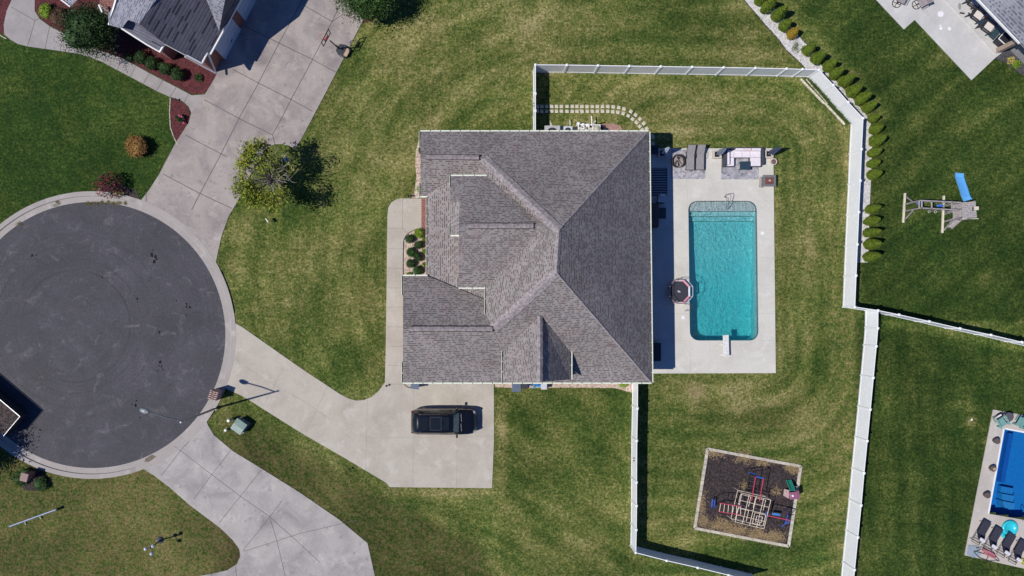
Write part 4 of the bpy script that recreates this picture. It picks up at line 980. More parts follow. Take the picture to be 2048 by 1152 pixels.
b = L(); rc = c + fwd * .34 + Vector((0, 0, -.22)); b.tube([rc + Vector((.23 * math.cos(k * .5236), .23 * math.sin(k * .5236), 0)) for k in range(13)], .015, 6); rm = b.build("rim", mat("orange_rim", (.55, .10, .05), .5), t)
b = L()
for k in range(12):
    a_ = k * math.pi / 6; b.tube([rc + Vector((.23 * math.cos(a_), .23 * math.sin(a_), 0)), rc + Vector((.12 * math.cos(a_ + .4), .12 * math.sin(a_ + .4), -.4))], .008, 4)
b.build("net", M_white, rm)

# ------------------------------------------------------------ dark trailer at the lower left edge
t = thing("trailer", "dark flat topped trailer with a bright metal rim at the left edge of the road", "trailer", P(-10, 868))
tz = 1.45; c1, c2 = P(40, 833, tz), P(7, 872, tz); sd2 = (c2 - c1).normalized(); ln = -(P(40, 833, tz) - P(0, 799, tz)).normalized()
ln = Vector((sd2.y, -sd2.x, 0)); ln = ln if ln.x < 0 else -ln; Wd = (c2 - c1).length; Lg = 4.6
cor = lambda a, w_, z: c1 + ln * a + sd2 * w_ + Vector((0, 0, z - tz))
b = MB(); b.prism([cor(.03, .03, 0), cor(.03, Wd - .03, 0), cor(Lg, Wd - .03, 0), cor(Lg, .03, 0)], .42, 1.40); b.build("body", mat("trailer_side", (.03, .03, .035), .5), t)
b = MB(); b.prism([cor(.08, .08, 0), cor(.08, Wd - .08, 0), cor(Lg - .05, Wd - .08, 0), cor(Lg - .05, .08, 0)], 1.38, 1.42); b.build("top_cover", grain("weathered_cover", [(.015, .012, .012), (.05, .035, .034), (.09, .065, .06)], 9), t)
b = MB(); b.beam(cor(0, 0, 1.45), cor(Lg, 0, 1.45), .05, .05); b.beam(cor(0, 0, 1.45), cor(0, Wd, 1.44), .03, .05); b.build("rim", mat("dull_rim", (.45, .45, .46), .5, metal=.5), t)
for w_ in (.25, Wd - .25):
    for a_ in (1.1, 3.2):
        q_ = cor(a_, w_, .36); wb_ = MB(); s3 = sd2
        pts = [q_ + (-ln * math.cos(k * .3927) + Vector((0, 0, math.sin(k * .3927)))) * .35 for k in range(16)]
        wb_.add([p_ - s3 * .12 for p_ in pts] + [p_ + s3 * .12 for p_ in pts], [tuple(range(16)), tuple(range(31, 15, -1))] + [(k, 16 + k, 16 + (k + 1) % 16, (k + 1) % 16) for k in range(16)])
        wb_.build("wheel", mat("tyre_rubber", (.02, .02, .02), .8), t)

# ------------------------------------------------------------ around the main house
def bin_(x, y, w_, d_, h_, lab, m, rz=0, z0=.03):
    c = P(x, y); t = thing("trash_bin", lab, "bin", c, group="wheeled bins at the house wall")
    b = MB(); M = Matrix.Rotation(rz, 3, 'Z')
    vs = [M @ Vector((sx * w_ * k, sy * d_ * k, z)) + c for z, k in ((z0, .4), (h_, .5)) for sx, sy in ((-1, -1), (1, -1), (1, 1), (-1, 1))]
    b.add(vs, [(3, 2, 1, 0), (4, 5, 6, 7), (0, 1, 5, 4), (1, 2, 6, 5), (2, 3, 7, 6), (3, 0, 4, 7)]).build("body", m, t, bevel=.02)
    b = MB(); b.box(c + Vector((0, 0, h_ + .03)), (w_ * 1.06, d_ * 1.06, .06), rz); b.build("lid", m, t, bevel=.02)
    b = MB(); b.beam(c + M @ Vector((-w_ * .4, d_ * .56, h_ - .02)), c + M @ Vector((w_ * .4, d_ * .56, h_ - .02)), .03, .03); b.build("handle", m, t)
M_bin = mat("bin_blue_grey", (.10, .13, .19), .5)
bin_(832, 767, .62, .6, 1.0, "low blue grey bin by the lower left corner of the main house", M_bin, R(-8)); bin_(1031, 771, .66, .72, 1.05, "tall blue grey bin on the gravel strip right of the driveway", M_bin)
bin_(1046, 766, .6, .6, 1.0, "dark bin tucked between the tall bin and the blue noodle pile", mat("bin_dark", (.03, .035, .045), .5))
c = P(1073, 770); b = MB()
rnd = random.Random(3)
for k in range(16):
    a = c + Vector((rnd.uniform(-.45, .45), rnd.uniform(-.12, .12), .1 + k * .035)); an = rnd.uniform(-.8, .8)
    b.tube([a - Vector((math.cos(an), math.sin(an), 0)) * .22, a, a + Vector((math.cos(an + .4), math.sin(an + .4), 0)) * .22], .035, 6)
tag(b.build("pool_toys", mat("bright_blue_foam", (.05, .30, .65), .5, var=.5, scale=12)), "heap of bright blue foam pool toys by the south wall", "pool toys")
c = P(1086, 771); b = MB(); b.box(c + Vector((0, 0, .35)), (.42, .42, .7)); t = thing("storage_box", "pale grey box beside the blue foam toys", "box", c)
b.build("body", mat("grey_box", (.55, .56, .60), .6), t, bevel=.02); MB().box(c + Vector((0, 0, .73)), (.46, .46, .06)).build("lid", mat("grey_box", (.55, .56, .60), .6), t)
# air conditioners
def ac(x0, x1, y0, h_, lab, m):
    a, c = P(x0, y0), P(x1, y0); w_ = c.x - a.x; ctr = Vector(((a.x + c.x) / 2, a.y - w_ / 2, 0))
    t = thing("air_conditioner", lab, "air conditioner", ctr, group="outdoor air conditioners")
    b = MB(); b.box(ctr + Vector((0, 0, h_ / 2)), (w_, w_, h_ - .06)); b.build("cabinet", m, t, bevel=.03)
    b = MB(); b.prism([ctr + Vector((sx * w_ / 2, sy * w_ / 2, 0)) for sx, sy in ((-1, -1), (1, -1), (1, 1), (-1, 1))], h_ - .03, h_, [[ctr + Vector((math.cos(k * .393) * w_ * .38, math.sin(k * .393) * w_ * .38, 0)) for k in range(16)]]); b.build("top_panel", m, t)
    b = MB(); b.lathe(ctr + Vector((0, 0, h_ - .028)), [(w_ * .375, 0), (w_ * .375, .004)], 20); f_ = b.build("fan_opening", M_dark, t)
    b = MB()
    for k in range(5): b.tube([ctr + Vector((w_ * .1 * math.cos(k), w_ * .1 * math.sin(k), h_ - .01)), ctr + Vector((w_ * .35 * math.cos(k * 1.256 + .4), w_ * .35 * math.sin(k * 1.256 + .4), h_ - .01))], .02, 4)
    b.build("fan_blade", M_gutter_in, f_)
ac(1087, 1117, 257, .95, "left and wider air conditioner behind the main house beside the fence shadow", mat("ac_grey", (.42, .42, .43), .6)); ac(1125, 1142, 257.5, .8, "right and smaller air conditioner beside the white pool pipes", mat("ac_pale", (.55, .57, .62), .6))
# pool equipment
pe = thing("pool_equipment", "white pool filter pipes and valves behind the main house", "pool equipment", P(1178, 262))
W_ = lambda x, y, z: P(x, y, z)
b = MB()
for pts in ([(1157, 248, .7), (1157, 258, .7), (1165, 262, .5)], [(1160, 249, .6), (1200, 250, .6)], [(1200, 249, .8), (1200, 262, .8)], [(1193, 251, .7), (1193, 264, .7)], [(1160, 256, .5), (1180, 262, .5), (1180, 268, .5)], [(1168, 247, .6), (1168, 259, .6)], [(1178, 250, .8), (1178, 262, .8)], [(1186, 249, .6), (1186, 262, .6)]):
    b.tube([W_(*p_) for p_ in pts], .045, 8)
b.build("pipe", M_white, pe)
for x, y in ((1164, 253), (1173, 254), (1155, 251)): MB().lathe(P(x, y), [(.13, .1), (.15, .6), (.08, .72)], 10).build("valve", M_white, pe)
b = MB(); b.lathe(P(1190, 262), [(.26, 0), (.28, .7), (.2, .95), (.04, 1.0)], 14); b.build("filter_tank", mat("tan_tank", (.45, .42, .34), .5), pe)
b = MB(); b.box(P(1204, 260) + Vector((0, 0, .2)), (.5, .3, .35), R(-25)); b.build("pump", M_dark, pe)
b = MB(); b.tube([P(1184, 252), P(1184, 252) + Vector((0, 0, 1.5))], .05, 8); b.tube([P(1184, 252, .7), P(1183, 232, .7)], .04, 8); b.build("standpipe", M_white, pe)
b = MB(); b.tube([P(1139.5, 252), P(1139.5, 252) + Vector((0, 0, .25)), P(1139.5, 239.5, .25)], .025, 8); tag(b.build("drain_pipe", M_white), "thin white pipe pointing up from the air conditioner pad", "pipe")
# stepping stones
M_stone = mat("paver_stone", (.56, .52, .42), .9, var=.22, scale=1.5)
s1 = [82, 136, 192, 252, 305, 362, 426, 486, 541, 599, 658, 718, 776, 835, 895]
st_ = [("upper", x, 593, 0) for x in s1] + [("upper", 957, 597, -3), ("upper", 1022, 605, -8), ("upper", 1083, 622, -14), ("upper", 1160, 650, -28), ("upper", 1215, 690, -35), ("upper", 1265, 737, -42), ("upper", 1310, 788, -50), ("upper", 1345, 848, -58)]
st_ += [("lower", x, 648, 0) for x in s1] + [("lower", 953, 652, -3), ("lower", 1012, 658, -7), ("lower", 1073, 673, -14), ("lower", 1131, 700, -24), ("lower", 1181, 737, -32), ("lower", 1227, 777, -40), ("lower", 1265, 822, -48), ("lower", 1295, 862, -56)]
ORD = ["first", "second", "third", "fourth", "fifth", "sixth", "seventh", "eighth", "ninth", "tenth", "eleventh", "twelfth", "thirteenth", "fourteenth", "fifteenth", "sixteenth", "seventeenth", "eighteenth", "nineteenth", "twentieth", "twenty first", "twenty second", "twenty third", "twenty fourth", "twenty fifth", "twenty sixth"]
cnt = {"upper": 0, "lower": 0}; rnd = random.Random(5)
for row, zx, zy, an in st_:
    c = P(1060 + zx / 5.76, 110 + zy / 5.76); h_ = .135; b = L()
    pts = [(sx * h_ * rnd.uniform(.88, 1.08), sy * h_ * rnd.uniform(.88, 1.08)) for sx, sy in ((-1, -1), (1, -1), (1, 1), (-1, 1))]
    pts = [(p_[0] * 1.02, p_[1] * .98) for p_ in pts]
    b.prism(pts, -.02, .028); o = b.build("stepping_stone", M_stone, bevel=.012); o.location = c; o.rotation_euler.z = R(an)
    tag(o, f"{ORD[cnt[row]]} paving stone from the gate, {row} row of the double path", "stepping stone", "stones of the double path behind the house"); cnt[row] += 1
for x, y, lab in ((1304, 273, "pale round stepping stone in the house shadow nearest the roof corner"), (1305, 288, "pale round stepping stone in the house shadow just above the deck corner")):
    b = L(); b.lathe((0, 0, 0), [(.2, -.02), (.2, .02), (.18, .03)], 12); o = b.build("stepping_stone", M_stone); o.location = P(x, y); tag(o, lab, "stepping stone", "round stones in the house shadow")

# ------------------------------------------------------------ pool deck furniture
DK = .06
def box_thing(name, lab, cat, x, y, parts, rz=0, z0=DK, group=None):
    c = P(x, y); c.z = z0; t = thing(name, lab, cat, c, rz, group)
    for nm, m, boxes in parts:
        b = L()
        for bx in boxes: b.box(bx[0:3], bx[3:6], bx[6] if len(bx) > 6 else 0)
        b.build(nm, m, t, bevel=.01)
    return t
# diving board
t = thing("diving_board", "white diving board at the bottom end of the teal pool", "diving board", P(1452, 690))
a, c = P(1451.5, 670, .5), P(1452.5, 713, .5); b = MB(); b.beam(a, c, .46, .06); b.build("board", mat("board_white", (.66, .65, .63), .8), t, bevel=.02)
b = MB(); d = (c - a)
for k, hh in ((.45, .4), (.93, .4)):
    for s in (-.17, .17): b.beam(a.lerp(c, k) + Vector((s, 0, -.02)), a.lerp(c, k) + Vector((s, 0, -.44)), .06, .12)
b.build("stand", M_white, t)
b = MB()
for s in (-.12, .0, .12): b.lathe(c + Vector((s, .12, .03)), [(.02, 0), (.02, .03)], 8)
b.build("bolt", M_dark, t)
# hand rail at shallow steps
t = thing("hand_rail", "curved steel hand rail at the shallow top end of the pool", "hand rail", P(1452, 398)); M_rail = mat("rail_steel", (.30, .30, .33), .3, metal=.6)
b = MB(); b.tube([P(1450, 394, DK), P(1450, 391, .45), P(1451, 389.5, .75), P(1460, 387, .85), P(1462, 392, .8), P(1461, 405, .45), P(1455, 419, -.15), P(1455, 419, -.3)], .024, 8); b.build("rail", M_rail, t)
b = MB(); b.tube([P(1450, 394, DK), P(1453, 396, .5), P(1453, 403, .4), P(1453, 418, -.2)], .022, 8); b.build("lower_rail", M_rail, t)
b = MB(); b.lathe(P(1450, 394, DK), [(.06, 0), (.06, .02), (.03, .03)], 10); b.build("anchor_plate", M_dark, t)
# pool ladder
t = thing("pool_ladder", "small steel ladder at the pool edge below the trampoline", "ladder", P(1378, 615)); b = MB()
for y in (608.5, 621.5): b.tube([P(1369, y + 1, DK), P(1371, y, .55), P(1376, y, .75), P(1381, y, .55), P(1382, y, -.7)], .022, 8)
b.build("side_rail", M_rail, t)
for z in (-.2, -.45, -.65): MB().beam(P(1382, 608.5, z), P(1382, 621.5, z), .08, .025).build("rung", M_rail, t)
for x, y, lab in ((1366.5, 635, "small white square skimmer lid on the deck below the pool ladder"), (1525, 466, "small white square skimmer lid on the deck right of the pool")):
    b = MB(); b.box(P(x, y, DK + .012), (.24, .24, .02), 0); b.build("skimmer_lid", M_white, pool, bevel=.01)
b = MB(); b.beam(P(1514, 461, -.03), P(1514.3, 472, -.03), .03, .12); b.build("skimmer_mouth", M_white, pool)
for y in (549, 634, 658):
    pass
# trampoline
c = P(1358, 583, .5); t = thing("trampoline", "small octagonal trampoline with pink and white netted rail by the pool", "trampoline", (c.x, c.y, DK))
r_ = 1.0; o8 = [(r_ * .93 * math.cos(R(22.5 + 45 * k)), r_ * math.sin(R(22.5 + 45 * k))) for k in range(8)]
b = L(); b.prism([(x * .80, y * .84) for x, y in o8], .40, .415); b.build("mat", mat("jump_mat", (.03, .032, .045), .7), t)
b = L(); b.prism([(x * .14, y * .07) for x, y in o8], .418, .423); b.v = [tuple(Matrix.Rotation(R(-25), 3, 'Z') @ Vector(v)) for v in b.v]; b.build("mat_badge", mat("badge_grey", (.45, .46, .5), .6), t)
M_pinkpad = mat("pink_pad", (.62, .18, .25), .6, var=.2, scale=9); M_padw = mat("white_pad", (.62, .64, .68), .6)
for k in range(8):
    p_, q_ = Vector((*o8[k], 0)), Vector((*o8[(k + 1) % 8], 0)); pink = k in (0, 2, 4, 6)
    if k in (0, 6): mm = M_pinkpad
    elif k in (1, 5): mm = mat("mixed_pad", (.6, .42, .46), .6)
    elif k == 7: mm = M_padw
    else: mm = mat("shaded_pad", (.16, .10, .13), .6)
    b = L(); b.add([p_ * .86 + Vector((0, 0, .42)), q_ * .86 + Vector((0, 0, .42)), q_ + Vector((0, 0, .46)), p_ + Vector((0, 0, .46)), p_ * .86 + Vector((0, 0, .40)), q_ * .86 + Vector((0, 0, .40)), q_ + Vector((0, 0, .40)), p_ + Vector((0, 0, .40))], [(0, 1, 2, 3)[::-1], (4, 5, 6, 7), (3, 2, 6, 7), (0, 4, 5, 1)]); b.build("pad", mm, t)
    b = L(); b.tube([p_ * .99 + Vector((0, 0, 0)), p_ * .99 + Vector((0, 0, 1.15))], .02, 6); b.build("post", M_padw, t)
    b = L(); b.tube([p_ + Vector((0, 0, 1.15)), (p_ + q_) * .51 + Vector((0, 0, 1.12)), q_ + Vector((0, 0, 1.15))], .022, 6); b.build("top_rail", M_padw if k in (7, 0, 6) else M_dark, t)
    b = L()
    for e in range(1, 7): m_ = p_.lerp(q_, e / 7); b.tube([m_ * .87 + Vector((0, 0, .41)), m_ * .99 + Vector((0, 0, .47))], .012, 4)
    b.build("spring", M_padw, t)
# rugs
M_rug = grain("grey_patterned_rug", [(.18, .18, .21), (.40, .39, .42), (.28, .27, .31), (.50, .48, .50)], 6, bs=.1)
for pts, lab in (([(1342, 300), (1410, 299), (1410, 358), (1342, 358)], "grey patterned rug under the fire pit and two loungers"), ([(1442, 300), (1517, 301), (1517, 359), (1442, 359)], "grey patterned rug under the white sectional sofa")):
    b = MB(); b.prism(poly(pts), DK, DK + .012); tag(b.build("rug", M_rug), lab, "rug", "grey patterned deck rugs")
b = MB(); x0, y0 = 1306, 336
b.prism(poly([(1290, 336), (1334, 336), (1334, 392), (1290, 392)]), DK, DK + .010); sr_ = thing("rug", "dark striped rug in the house shadow beside the deck", "rug", P(1312, 364), group=None)
b.build("rug_base", mat("rug_navy", (.07, .075, .09), .9), sr_); b = MB()
for k in range(11): b.beam(P(1290, 338 + k * 5, DK + .013), P(1333, 338 + k * 5, DK + .013), .07, .006)
b.build("stripe", mat("rug_stripe", (.35, .36, .38), .9), sr_)
# fire ring
c = P(1356.5, 322, .3); t = thing("fire_pit", "round black fire ring with logs on the grey rug", "fire pit", (c.x, c.y, DK))
b = L(); b.lathe((0, 0, 0), [(.49, 0), (.52, .3), (.52, .34), (.47, .34), (.46, .02)], 28); b.build("ring", mat("rusty_black", (.035, .028, .026), .7), t)
b = L(); b.lathe((0, 0, 0), [(.46, .05), (.2, .07), (.05, .07)], 20); b.build("ash_bed", mat("ash", (.30, .26, .26), .95, var=.3), t)
b = L(); b.tube([(-.3, -.25, .2), (.1, .32, .22)], .05, 6); b.build("log", M_bark, t); b = L(); b.tube([(.02, -.4, .22), (-.02, .42, .24)], .03, 6); b.build("poker", M_dark, t); b = L(); b.tube([(.25, -.25, .15), (-.2, .3, .28)], .05, 6); b.build("log", M_bark_pale, t)
# chaise longues
def chaise(x, y, lab):
    c = P(x, y, .35); t = thing("chaise_longue", lab, "sun lounger", (c.x, c.y, DK), 0, "grey loungers on the deck rug")
    m = mat("taupe_sling", (.27, .255, .26), .8); fm = M_dark
    b = L(); b.add([(-.30, -.86, .30), (.30, -.86, .30), (.30, .32, .36), (-.30, .32, .36), (-.30, -.86, .34), (.30, -.86, .34), (.30, .32, .40), (-.30, .32, .40)], [(0, 1, 2, 3)[::-1], (4, 5, 6, 7), (0, 1, 5, 4), (2, 3, 7, 6), (1, 2, 6, 5), (3, 0, 4, 7)]); b.build("seat", m, t)
    b = L(); b.add([(-.30, .34, .38), (.30, .34, .38), (.30, .98, .82), (-.30, .98, .82), (-.30, .33, .42), (.30, .33, .42), (.30, .95, .86), (-.30, .95, .86)], [(0, 1, 2, 3)[::-1], (4, 5, 6, 7), (0, 1, 5, 4), (2, 3, 7, 6), (1, 2, 6, 5), (3, 0, 4, 7)]); b.build("backrest", m, t)
    for s in (-1, 1):
        b = L(); b.tube([(s * .33, -.9, .33), (s * .33, .33, .38), (s * .33, 1.0, .84)], .022, 6); b.build("side_rail", fm, t)
        b = L(); b.tube([(s * .35, -.05, .02), (s * .37, 0, .52), (s * .37, .45, .55), (s * .35, .5, .02)], .02, 6); b.build("armrest", fm, t)
        b = L(); b.tube([(s * .32, -.8, 0), (s * .32, -.75, .33)], .02, 6); b.build("leg", fm, t)
    b = L(); b.tube([(-.33, -.9, .33), (.33, -.9, .33)], .022, 6); b.build("foot_rail", fm, t)
chaise(1380, 317.5, "left grey sling lounger beside the fire ring"); chaise(1399.5, 317, "right grey sling lounger farther from the fire ring")
# umbrella base blocks with folded blue umbrellas
def folded_umbrella(x, y, lab, tip, cover, base=True, hgt=2.2):
    c = P(x, y); c.z = DK; t = thing("folded_umbrella", lab, "umbrella", c, 0, "folded umbrellas by the pool")
    b = L(); b.tube([(0, 0, 0), (tip[0] * .0, tip[1] * .0, hgt)], .022, 8); b.build("pole", M_padw, t)
    b = L(); tx, ty = tip; pr = [(.05, 2.35), (.10, 2.1), (.16, 1.6), (.20, 1.1), (.24, .85)]
    n = 12; vs = []; fs = []
    for r0, z in pr:
        for k in range(n):
            a_ = 2 * math.pi * k / n; r2 = r0 * (1.15 if k % 2 else .75); vs.append((r2 * math.cos(a_), r2 * math.sin(a_), z * hgt / 2.3))
    for i in range(len(pr) - 1):
        for k in range(n): fs.append((i * n + (k + 1) % n, i * n + k, (i + 1) * n + k, (i + 1) * n + (k + 1) % n))
    b.add(vs, fs); b.build("canopy", cover, t)
    if base:
        b = L()
        for sx, sy, w_, d_ in ((-.27, 0, .16, .60), (.27, 0, .16, .60), (0, .27, .38, .12), (0, -.27, .38, .12)): b.box((sx, sy, .12), (w_, d_, .24))
        b.build("base_frame", mat("sand_block", (.52, .46, .40), .9), t, bevel=.01)
        b = L(); b.box((0, 0, .06), (.38, .42, .10)); b.build("base_fill", M_dark, t)
folded_umbrella(1323, 308, "folded pale umbrella in a square base at the edge of the house shadow", (.5, .2), mat("pale_canvas", (.40, .46, .58), .8))
folded_umbrella(1432, 310, "folded grey blue umbrella in a square sand coloured base left of the sofa", (.5, .2), mat("grey_canvas", (.17, .20, .27), .8))
folded_umbrella(1535, 309, "folded navy umbrella leaning out beside the right end of the white sofa", (.5, .2), mat("navy_canvas", (.05, .065, .12), .8), hgt=2.4)
# sectional sofa
t0 = P(1486, 318, .4); t = thing("sofa", "large pale pink and white u shaped outdoor sofa on the grey rug", "sofa", (t0.x, t0.y, DK)); M_cush = mat("cushion_white", (.74, .68, .72), .85, var=.06); M_wick = mat("dark_wicker", (.045, .05, .07), .7, var=.3, scale=20)
W = lambda px, py, z=.45: (P(px, py, z) - Vector((t0.x, t0.y, 0)))
def sl(nm, x0, y0, x1, y1, z0, z1, m, bev=.03):
    a, c = W(x0, y0), W(x1, y1); b = L(); b.box(((a.x + c.x) / 2, (a.y + c.y) / 2, (z0 + z1) / 2), (abs(a.x - c.x), abs(a.y - c.y), z1 - z0)); return b.build(nm, m, t, bevel=bev)
sl("frame", 1448, 297, 1524, 315, .04, .28, M_wick, .01); sl("frame", 1447, 315, 1469, 333, .04, .28, M_wick, .01); sl("frame", 1500, 315, 1524, 333, .04, .28, M_wick, .01)
sl("backrest_frame", 1448, 296, 1524, 299, .28, .66, M_wick, .01); sl("armrest", 1447, 299, 1452, 332, .28, .60, M_wick, .01); sl("armrest", 1522, 299, 1526, 330, .28, .60, M_wick, .01)
for x0, y0, x1, y1 in ((1453, 300, 1468, 315), (1453, 315.5, 1468, 332), (1468.6, 300, 1484, 315), (1484.6, 300, 1500, 315), (1500.6, 300, 1521, 315), (1500.6, 315.5, 1521, 332)): sl("seat_cushion", x0, y0, x1, y1, .28, .44, M_cush)
M_cushp = mat("cushion_pink", (.70, .58, .60), .85, var=.06)
for x0, x1, m in ((1469, 1485, M_cush), (1485.6, 1500, M_cushp), (1501, 1519, M_cush)): sl("back_cushion", x0, 298, x1, 303, .44, .72, m)
sl("back_cushion", 1453, 301, 1457, 330, .44, .68, M_cush)
box_thing("side_table", "square dark table inside the u shaped sofa", "table", 1486, 333.5, [("top", mat("teal_black_top", (.03, .055, .08), .25), [(0, 0, .42, .86, .66, .05)]), ("leg", M_dark, [(sx * .36, sy * .27, .2, .06, .06, .4) for sx in (-1, 1) for sy in (-1, 1)])])
# pot
c = P(1543, 325.5); t = thing("planter_pot", "round pale clay pot at the right end of the deck", "pot", (c.x, c.y, DK)); b = L(); b.lathe((0, 0, 0), [(.14, 0), (.2, .2), (.25, .36), (.26, .40), (.21, .40), (.20, .34)], 20); b.build("pot", mat("clay_pale", (.62, .52, .46), .8), t)
b = L(); b.lathe((0, 0, 0), [(.205, .35), (.05, .37)], 12); b.build("soil", mat("dry_soil", (.14, .09, .075), .95, var=.4), t)
# fire table
b = MB(); b.box(P(1527, 367, DK + .03), (.6, .5, .05)); 
t = box_thing("fire_table", "square grey fire table with rusty centre at the right edge of the deck", "table", 1533, 364, [("top", mat("table_grey", (.15, .155, .165), .7, var=.2, scale=20), [(0, .36, .5, 1.02, .18, .06), (0, -.36, .5, 1.02, .18, .06), (-.42, 0, .5, .18, .56, .06), (.42, 0, .5, .18, .56, .06)]), ("body", mat("table_body", (.12, .12, .13), .8), [(0, 0, .23, .86, .74, .46)]), ("burner", mat("rust_lava", (.16, .06, .045), .9, var=.5, scale=20), [(0, 0, .49, .64, .50, .05)]), ("burner_plate", mat("pale_ember", (.55, .42, .38), .8), [(.02, .02, .525, .16, .12, .02)])])
b = MB(); b.prism(poly([(1518, 355), (1522, 353), (1526, 376), (1517, 375)]), DK, DK + .05); tag(b.build("paver_pad", M_conc_old), "low grey paver strip at the left foot of the fire table", "paver")
# shaded furniture under the eave
M_shade_cush = mat("pale_blue_cushion", (.55, .58, .62), .8)
box_thing("armchair", "pale chair in the house shadow at the end of the striped rug", "chair", 1320, 400, [("seat", M_shade_cush, [(0, 0, .40, .55, .5, .1)]), ("backrest", M_shade_cush, [(-.02, .30, .62, .5, .12, .5)]), ("frame", M_dark, [(0, -.02, .2, .56, .54, .28)])], R(-6))
box_thing("side_table", "dark square table in the house shadow below the pale chair", "table", 1321, 428, [("top", mat("dark_top", (.05, .055, .06), .4), [(0, 0, .45, .58, .84, .05)]), ("leg", M_dark, [(sx * .24, sy * .36, .22, .05, .05, .44) for sx in (-1, 1) for sy in (-1, 1)])])
box_thing("sofa", "dark brown sofa hidden in the house shadow against the wall", "sofa", 1305, 432, [("base", mat("brown_wicker", (.09, .06, .05), .8), [(0, 0, .2, .7, 1.9, .36)]), ("seat_cushion", mat("brown_cushion", (.13, .09, .08), .9), [(.05, 0, .44, .6, 1.7, .12)]), ("backrest", mat("brown_wicker", (.09, .06, .05), .8), [(-.3, 0, .6, .14, 1.9, .5)])])
box_thing("deck_box", "black storage box in the house shadow near the lower deck corner", "storage box", 1310, 703, [("body", M_dark, [(0, 0, .28, .55, 1.35, .52)]), ("lid", mat("box_lid", (.03, .032, .036), .5), [(0, 0, .57, .6, 1.42, .07)])])
box_thing("lounge_chair", "dark chair in the house shadow at the top corner of the deck", "chair", 1306, 303, [("seat", M_wick, [(0, 0, .3, .6, .6, .2)]), ("backrest", M_wick, [(0, .28, .55, .6, .1, .5)])])
# landscape timbers by the weedy strip
M_timb = mat("pale_timber", (.62, .57, .44), .9, var=.25, scale=5)
for (x0, y0), (x1, y1), lab in (((1601, 158), (1648, 207), "upper pale landscape timber along the weedy strip"), ((1648, 205), (1689, 249), "lower pale landscape timber along the weedy strip"), ((1612, 159), (1655, 208), "thin inner timber beside the upper landscape timber")):
    b = MB(); a, c = P(x0, y0, .1), P(x1, y1, .1); b.beam(a, c, .14 if "thin" not in lab else .07, .16); tag(b.build("landscape_timber", M_timb, bevel=.015), lab, "timber", "pale timbers edging the weedy strip")
# ------------------------------------------------------------ playground
corn = [(1412.3, 894), (1604, 930), (1578.7, 1095), (1386, 1058)]
slab("mulch_area", corn, M_mulch_dark, .03)
t = thing("playground_border", "square border of pale paving blocks around the dark playground mulch", "border", P(1495, 995)); M_blk = mat("border_block", (.50, .46, .38), .9, var=.2, scale=3)
cw = [P(x, y) for x, y in corn]; n_all = 0; b = MB()
for i in range(4):
    a, c = cw[i], cw[(i + 1) % 4]; d = (c - a); Ln = d.length; d.normalize(); inn = Vector((d.y, -d.x, 0)); n = int(Ln / .42)
    for k in range(n):
        q = a + d * (.1 + (Ln - .2) * (k + .5) / n) + inn * .11; b.box(q + Vector((0, 0, .05)), ((Ln - .2) / n - .012, .225, .12), math.atan2(d.y, d.x))
b.build("paving_blocks", M_blk, t, bevel=.012)
# dry weeds in the mulch : tufts
def tufts(name, spots, m, per=18, h=.16, spread=.12, kind=None):
    b = MB(); rnd = random.Random(11)
    for (x, y) in spots:
        c = P(x, y)
        for k in range(per):
            o = c + Vector((rnd.gauss(0, spread), rnd.gauss(0, spread), .03)); a_ = rnd.uniform(0, 6.28); l_ = rnd.uniform(.5, 1) * h; w_ = .012
            tip = o + Vector((math.cos(a_) * l_, math.sin(a_) * l_, rnd.uniform(.3, 1) * h)); s = Vector((-math.sin(a_), math.cos(a_), 0)) * w_
            b.add([o - s, o + s, tip], [(0, 1, 2)])
    o = b.build(name, m); o['kind'] = 'stuff'; return o
rnd = random.Random(2)
sp_ = []
for cx, cy, rx, ry, n in ((1440, 1050, 22, 9, 60), (1470, 1060, 20, 8, 50), (1520, 1070, 26, 8, 70), (1552, 1075, 16, 9, 40), (1402, 1010, 6, 24, 30), (1425, 905, 14, 5, 22), (1485, 914, 16, 8, 30), (1525, 925, 18, 6, 26), (1585, 937, 12, 8, 36), (1551, 980, 5, 5, 10), (1487, 972, 4, 4, 8), (1405, 1040, 8, 10, 24)):
    for _ in range(n): sp_.append((rnd.gauss(cx, rx * .6), rnd.gauss(cy, ry * .6)))
tufts("dry_weeds", sp_, mat("straw", (.42, .31, .17), .95, var=.3), 16, .2, .14)
M_straw = mat("straw", (.42, .31, .17), .95)
sp_ = [(190 + 5 * k + rnd.gauss(0, 2), 404.5 + rnd.gauss(0, 1.2) + abs(k - 5) * .35) for k in range(-4, 14)] * 2 + [(116 + rnd.gauss(0, 2), 408 + rnd.gauss(0, 4)) for _ in range(6)] + [(40 + rnd.gauss(0, 2), 448 + rnd.gauss(0, 2)) for _ in range(5)]
tufts("kerb_weeds", sp_, mat("kerb_weed", (.20, .17, .06), .9), 14, .16, .06)
sp_ = []
for k in range(150):
    u, v = rnd.random(), rnd.random(); sp_.append((1616 + 78 * u + v * 26 - 4, 158 + 84 * u - v * 14 + 6))
tufts("tall_weeds", sp_, leafmat("weed_green", [(.3, (.03, .06, .012)), (.7, (.09, .15, .03))], 5), 34, .42, .16)
sp_ = [(1590 + rnd.gauss(0, 4), 92 + rnd.gauss(0, 7)) for _ in range(14)]
tufts("gravel_weeds", sp_, leafmat("weed_green2", [(.3, (.05, .09, .02)), (.7, (.12, .18, .04))], 5), 12, .2, .1)

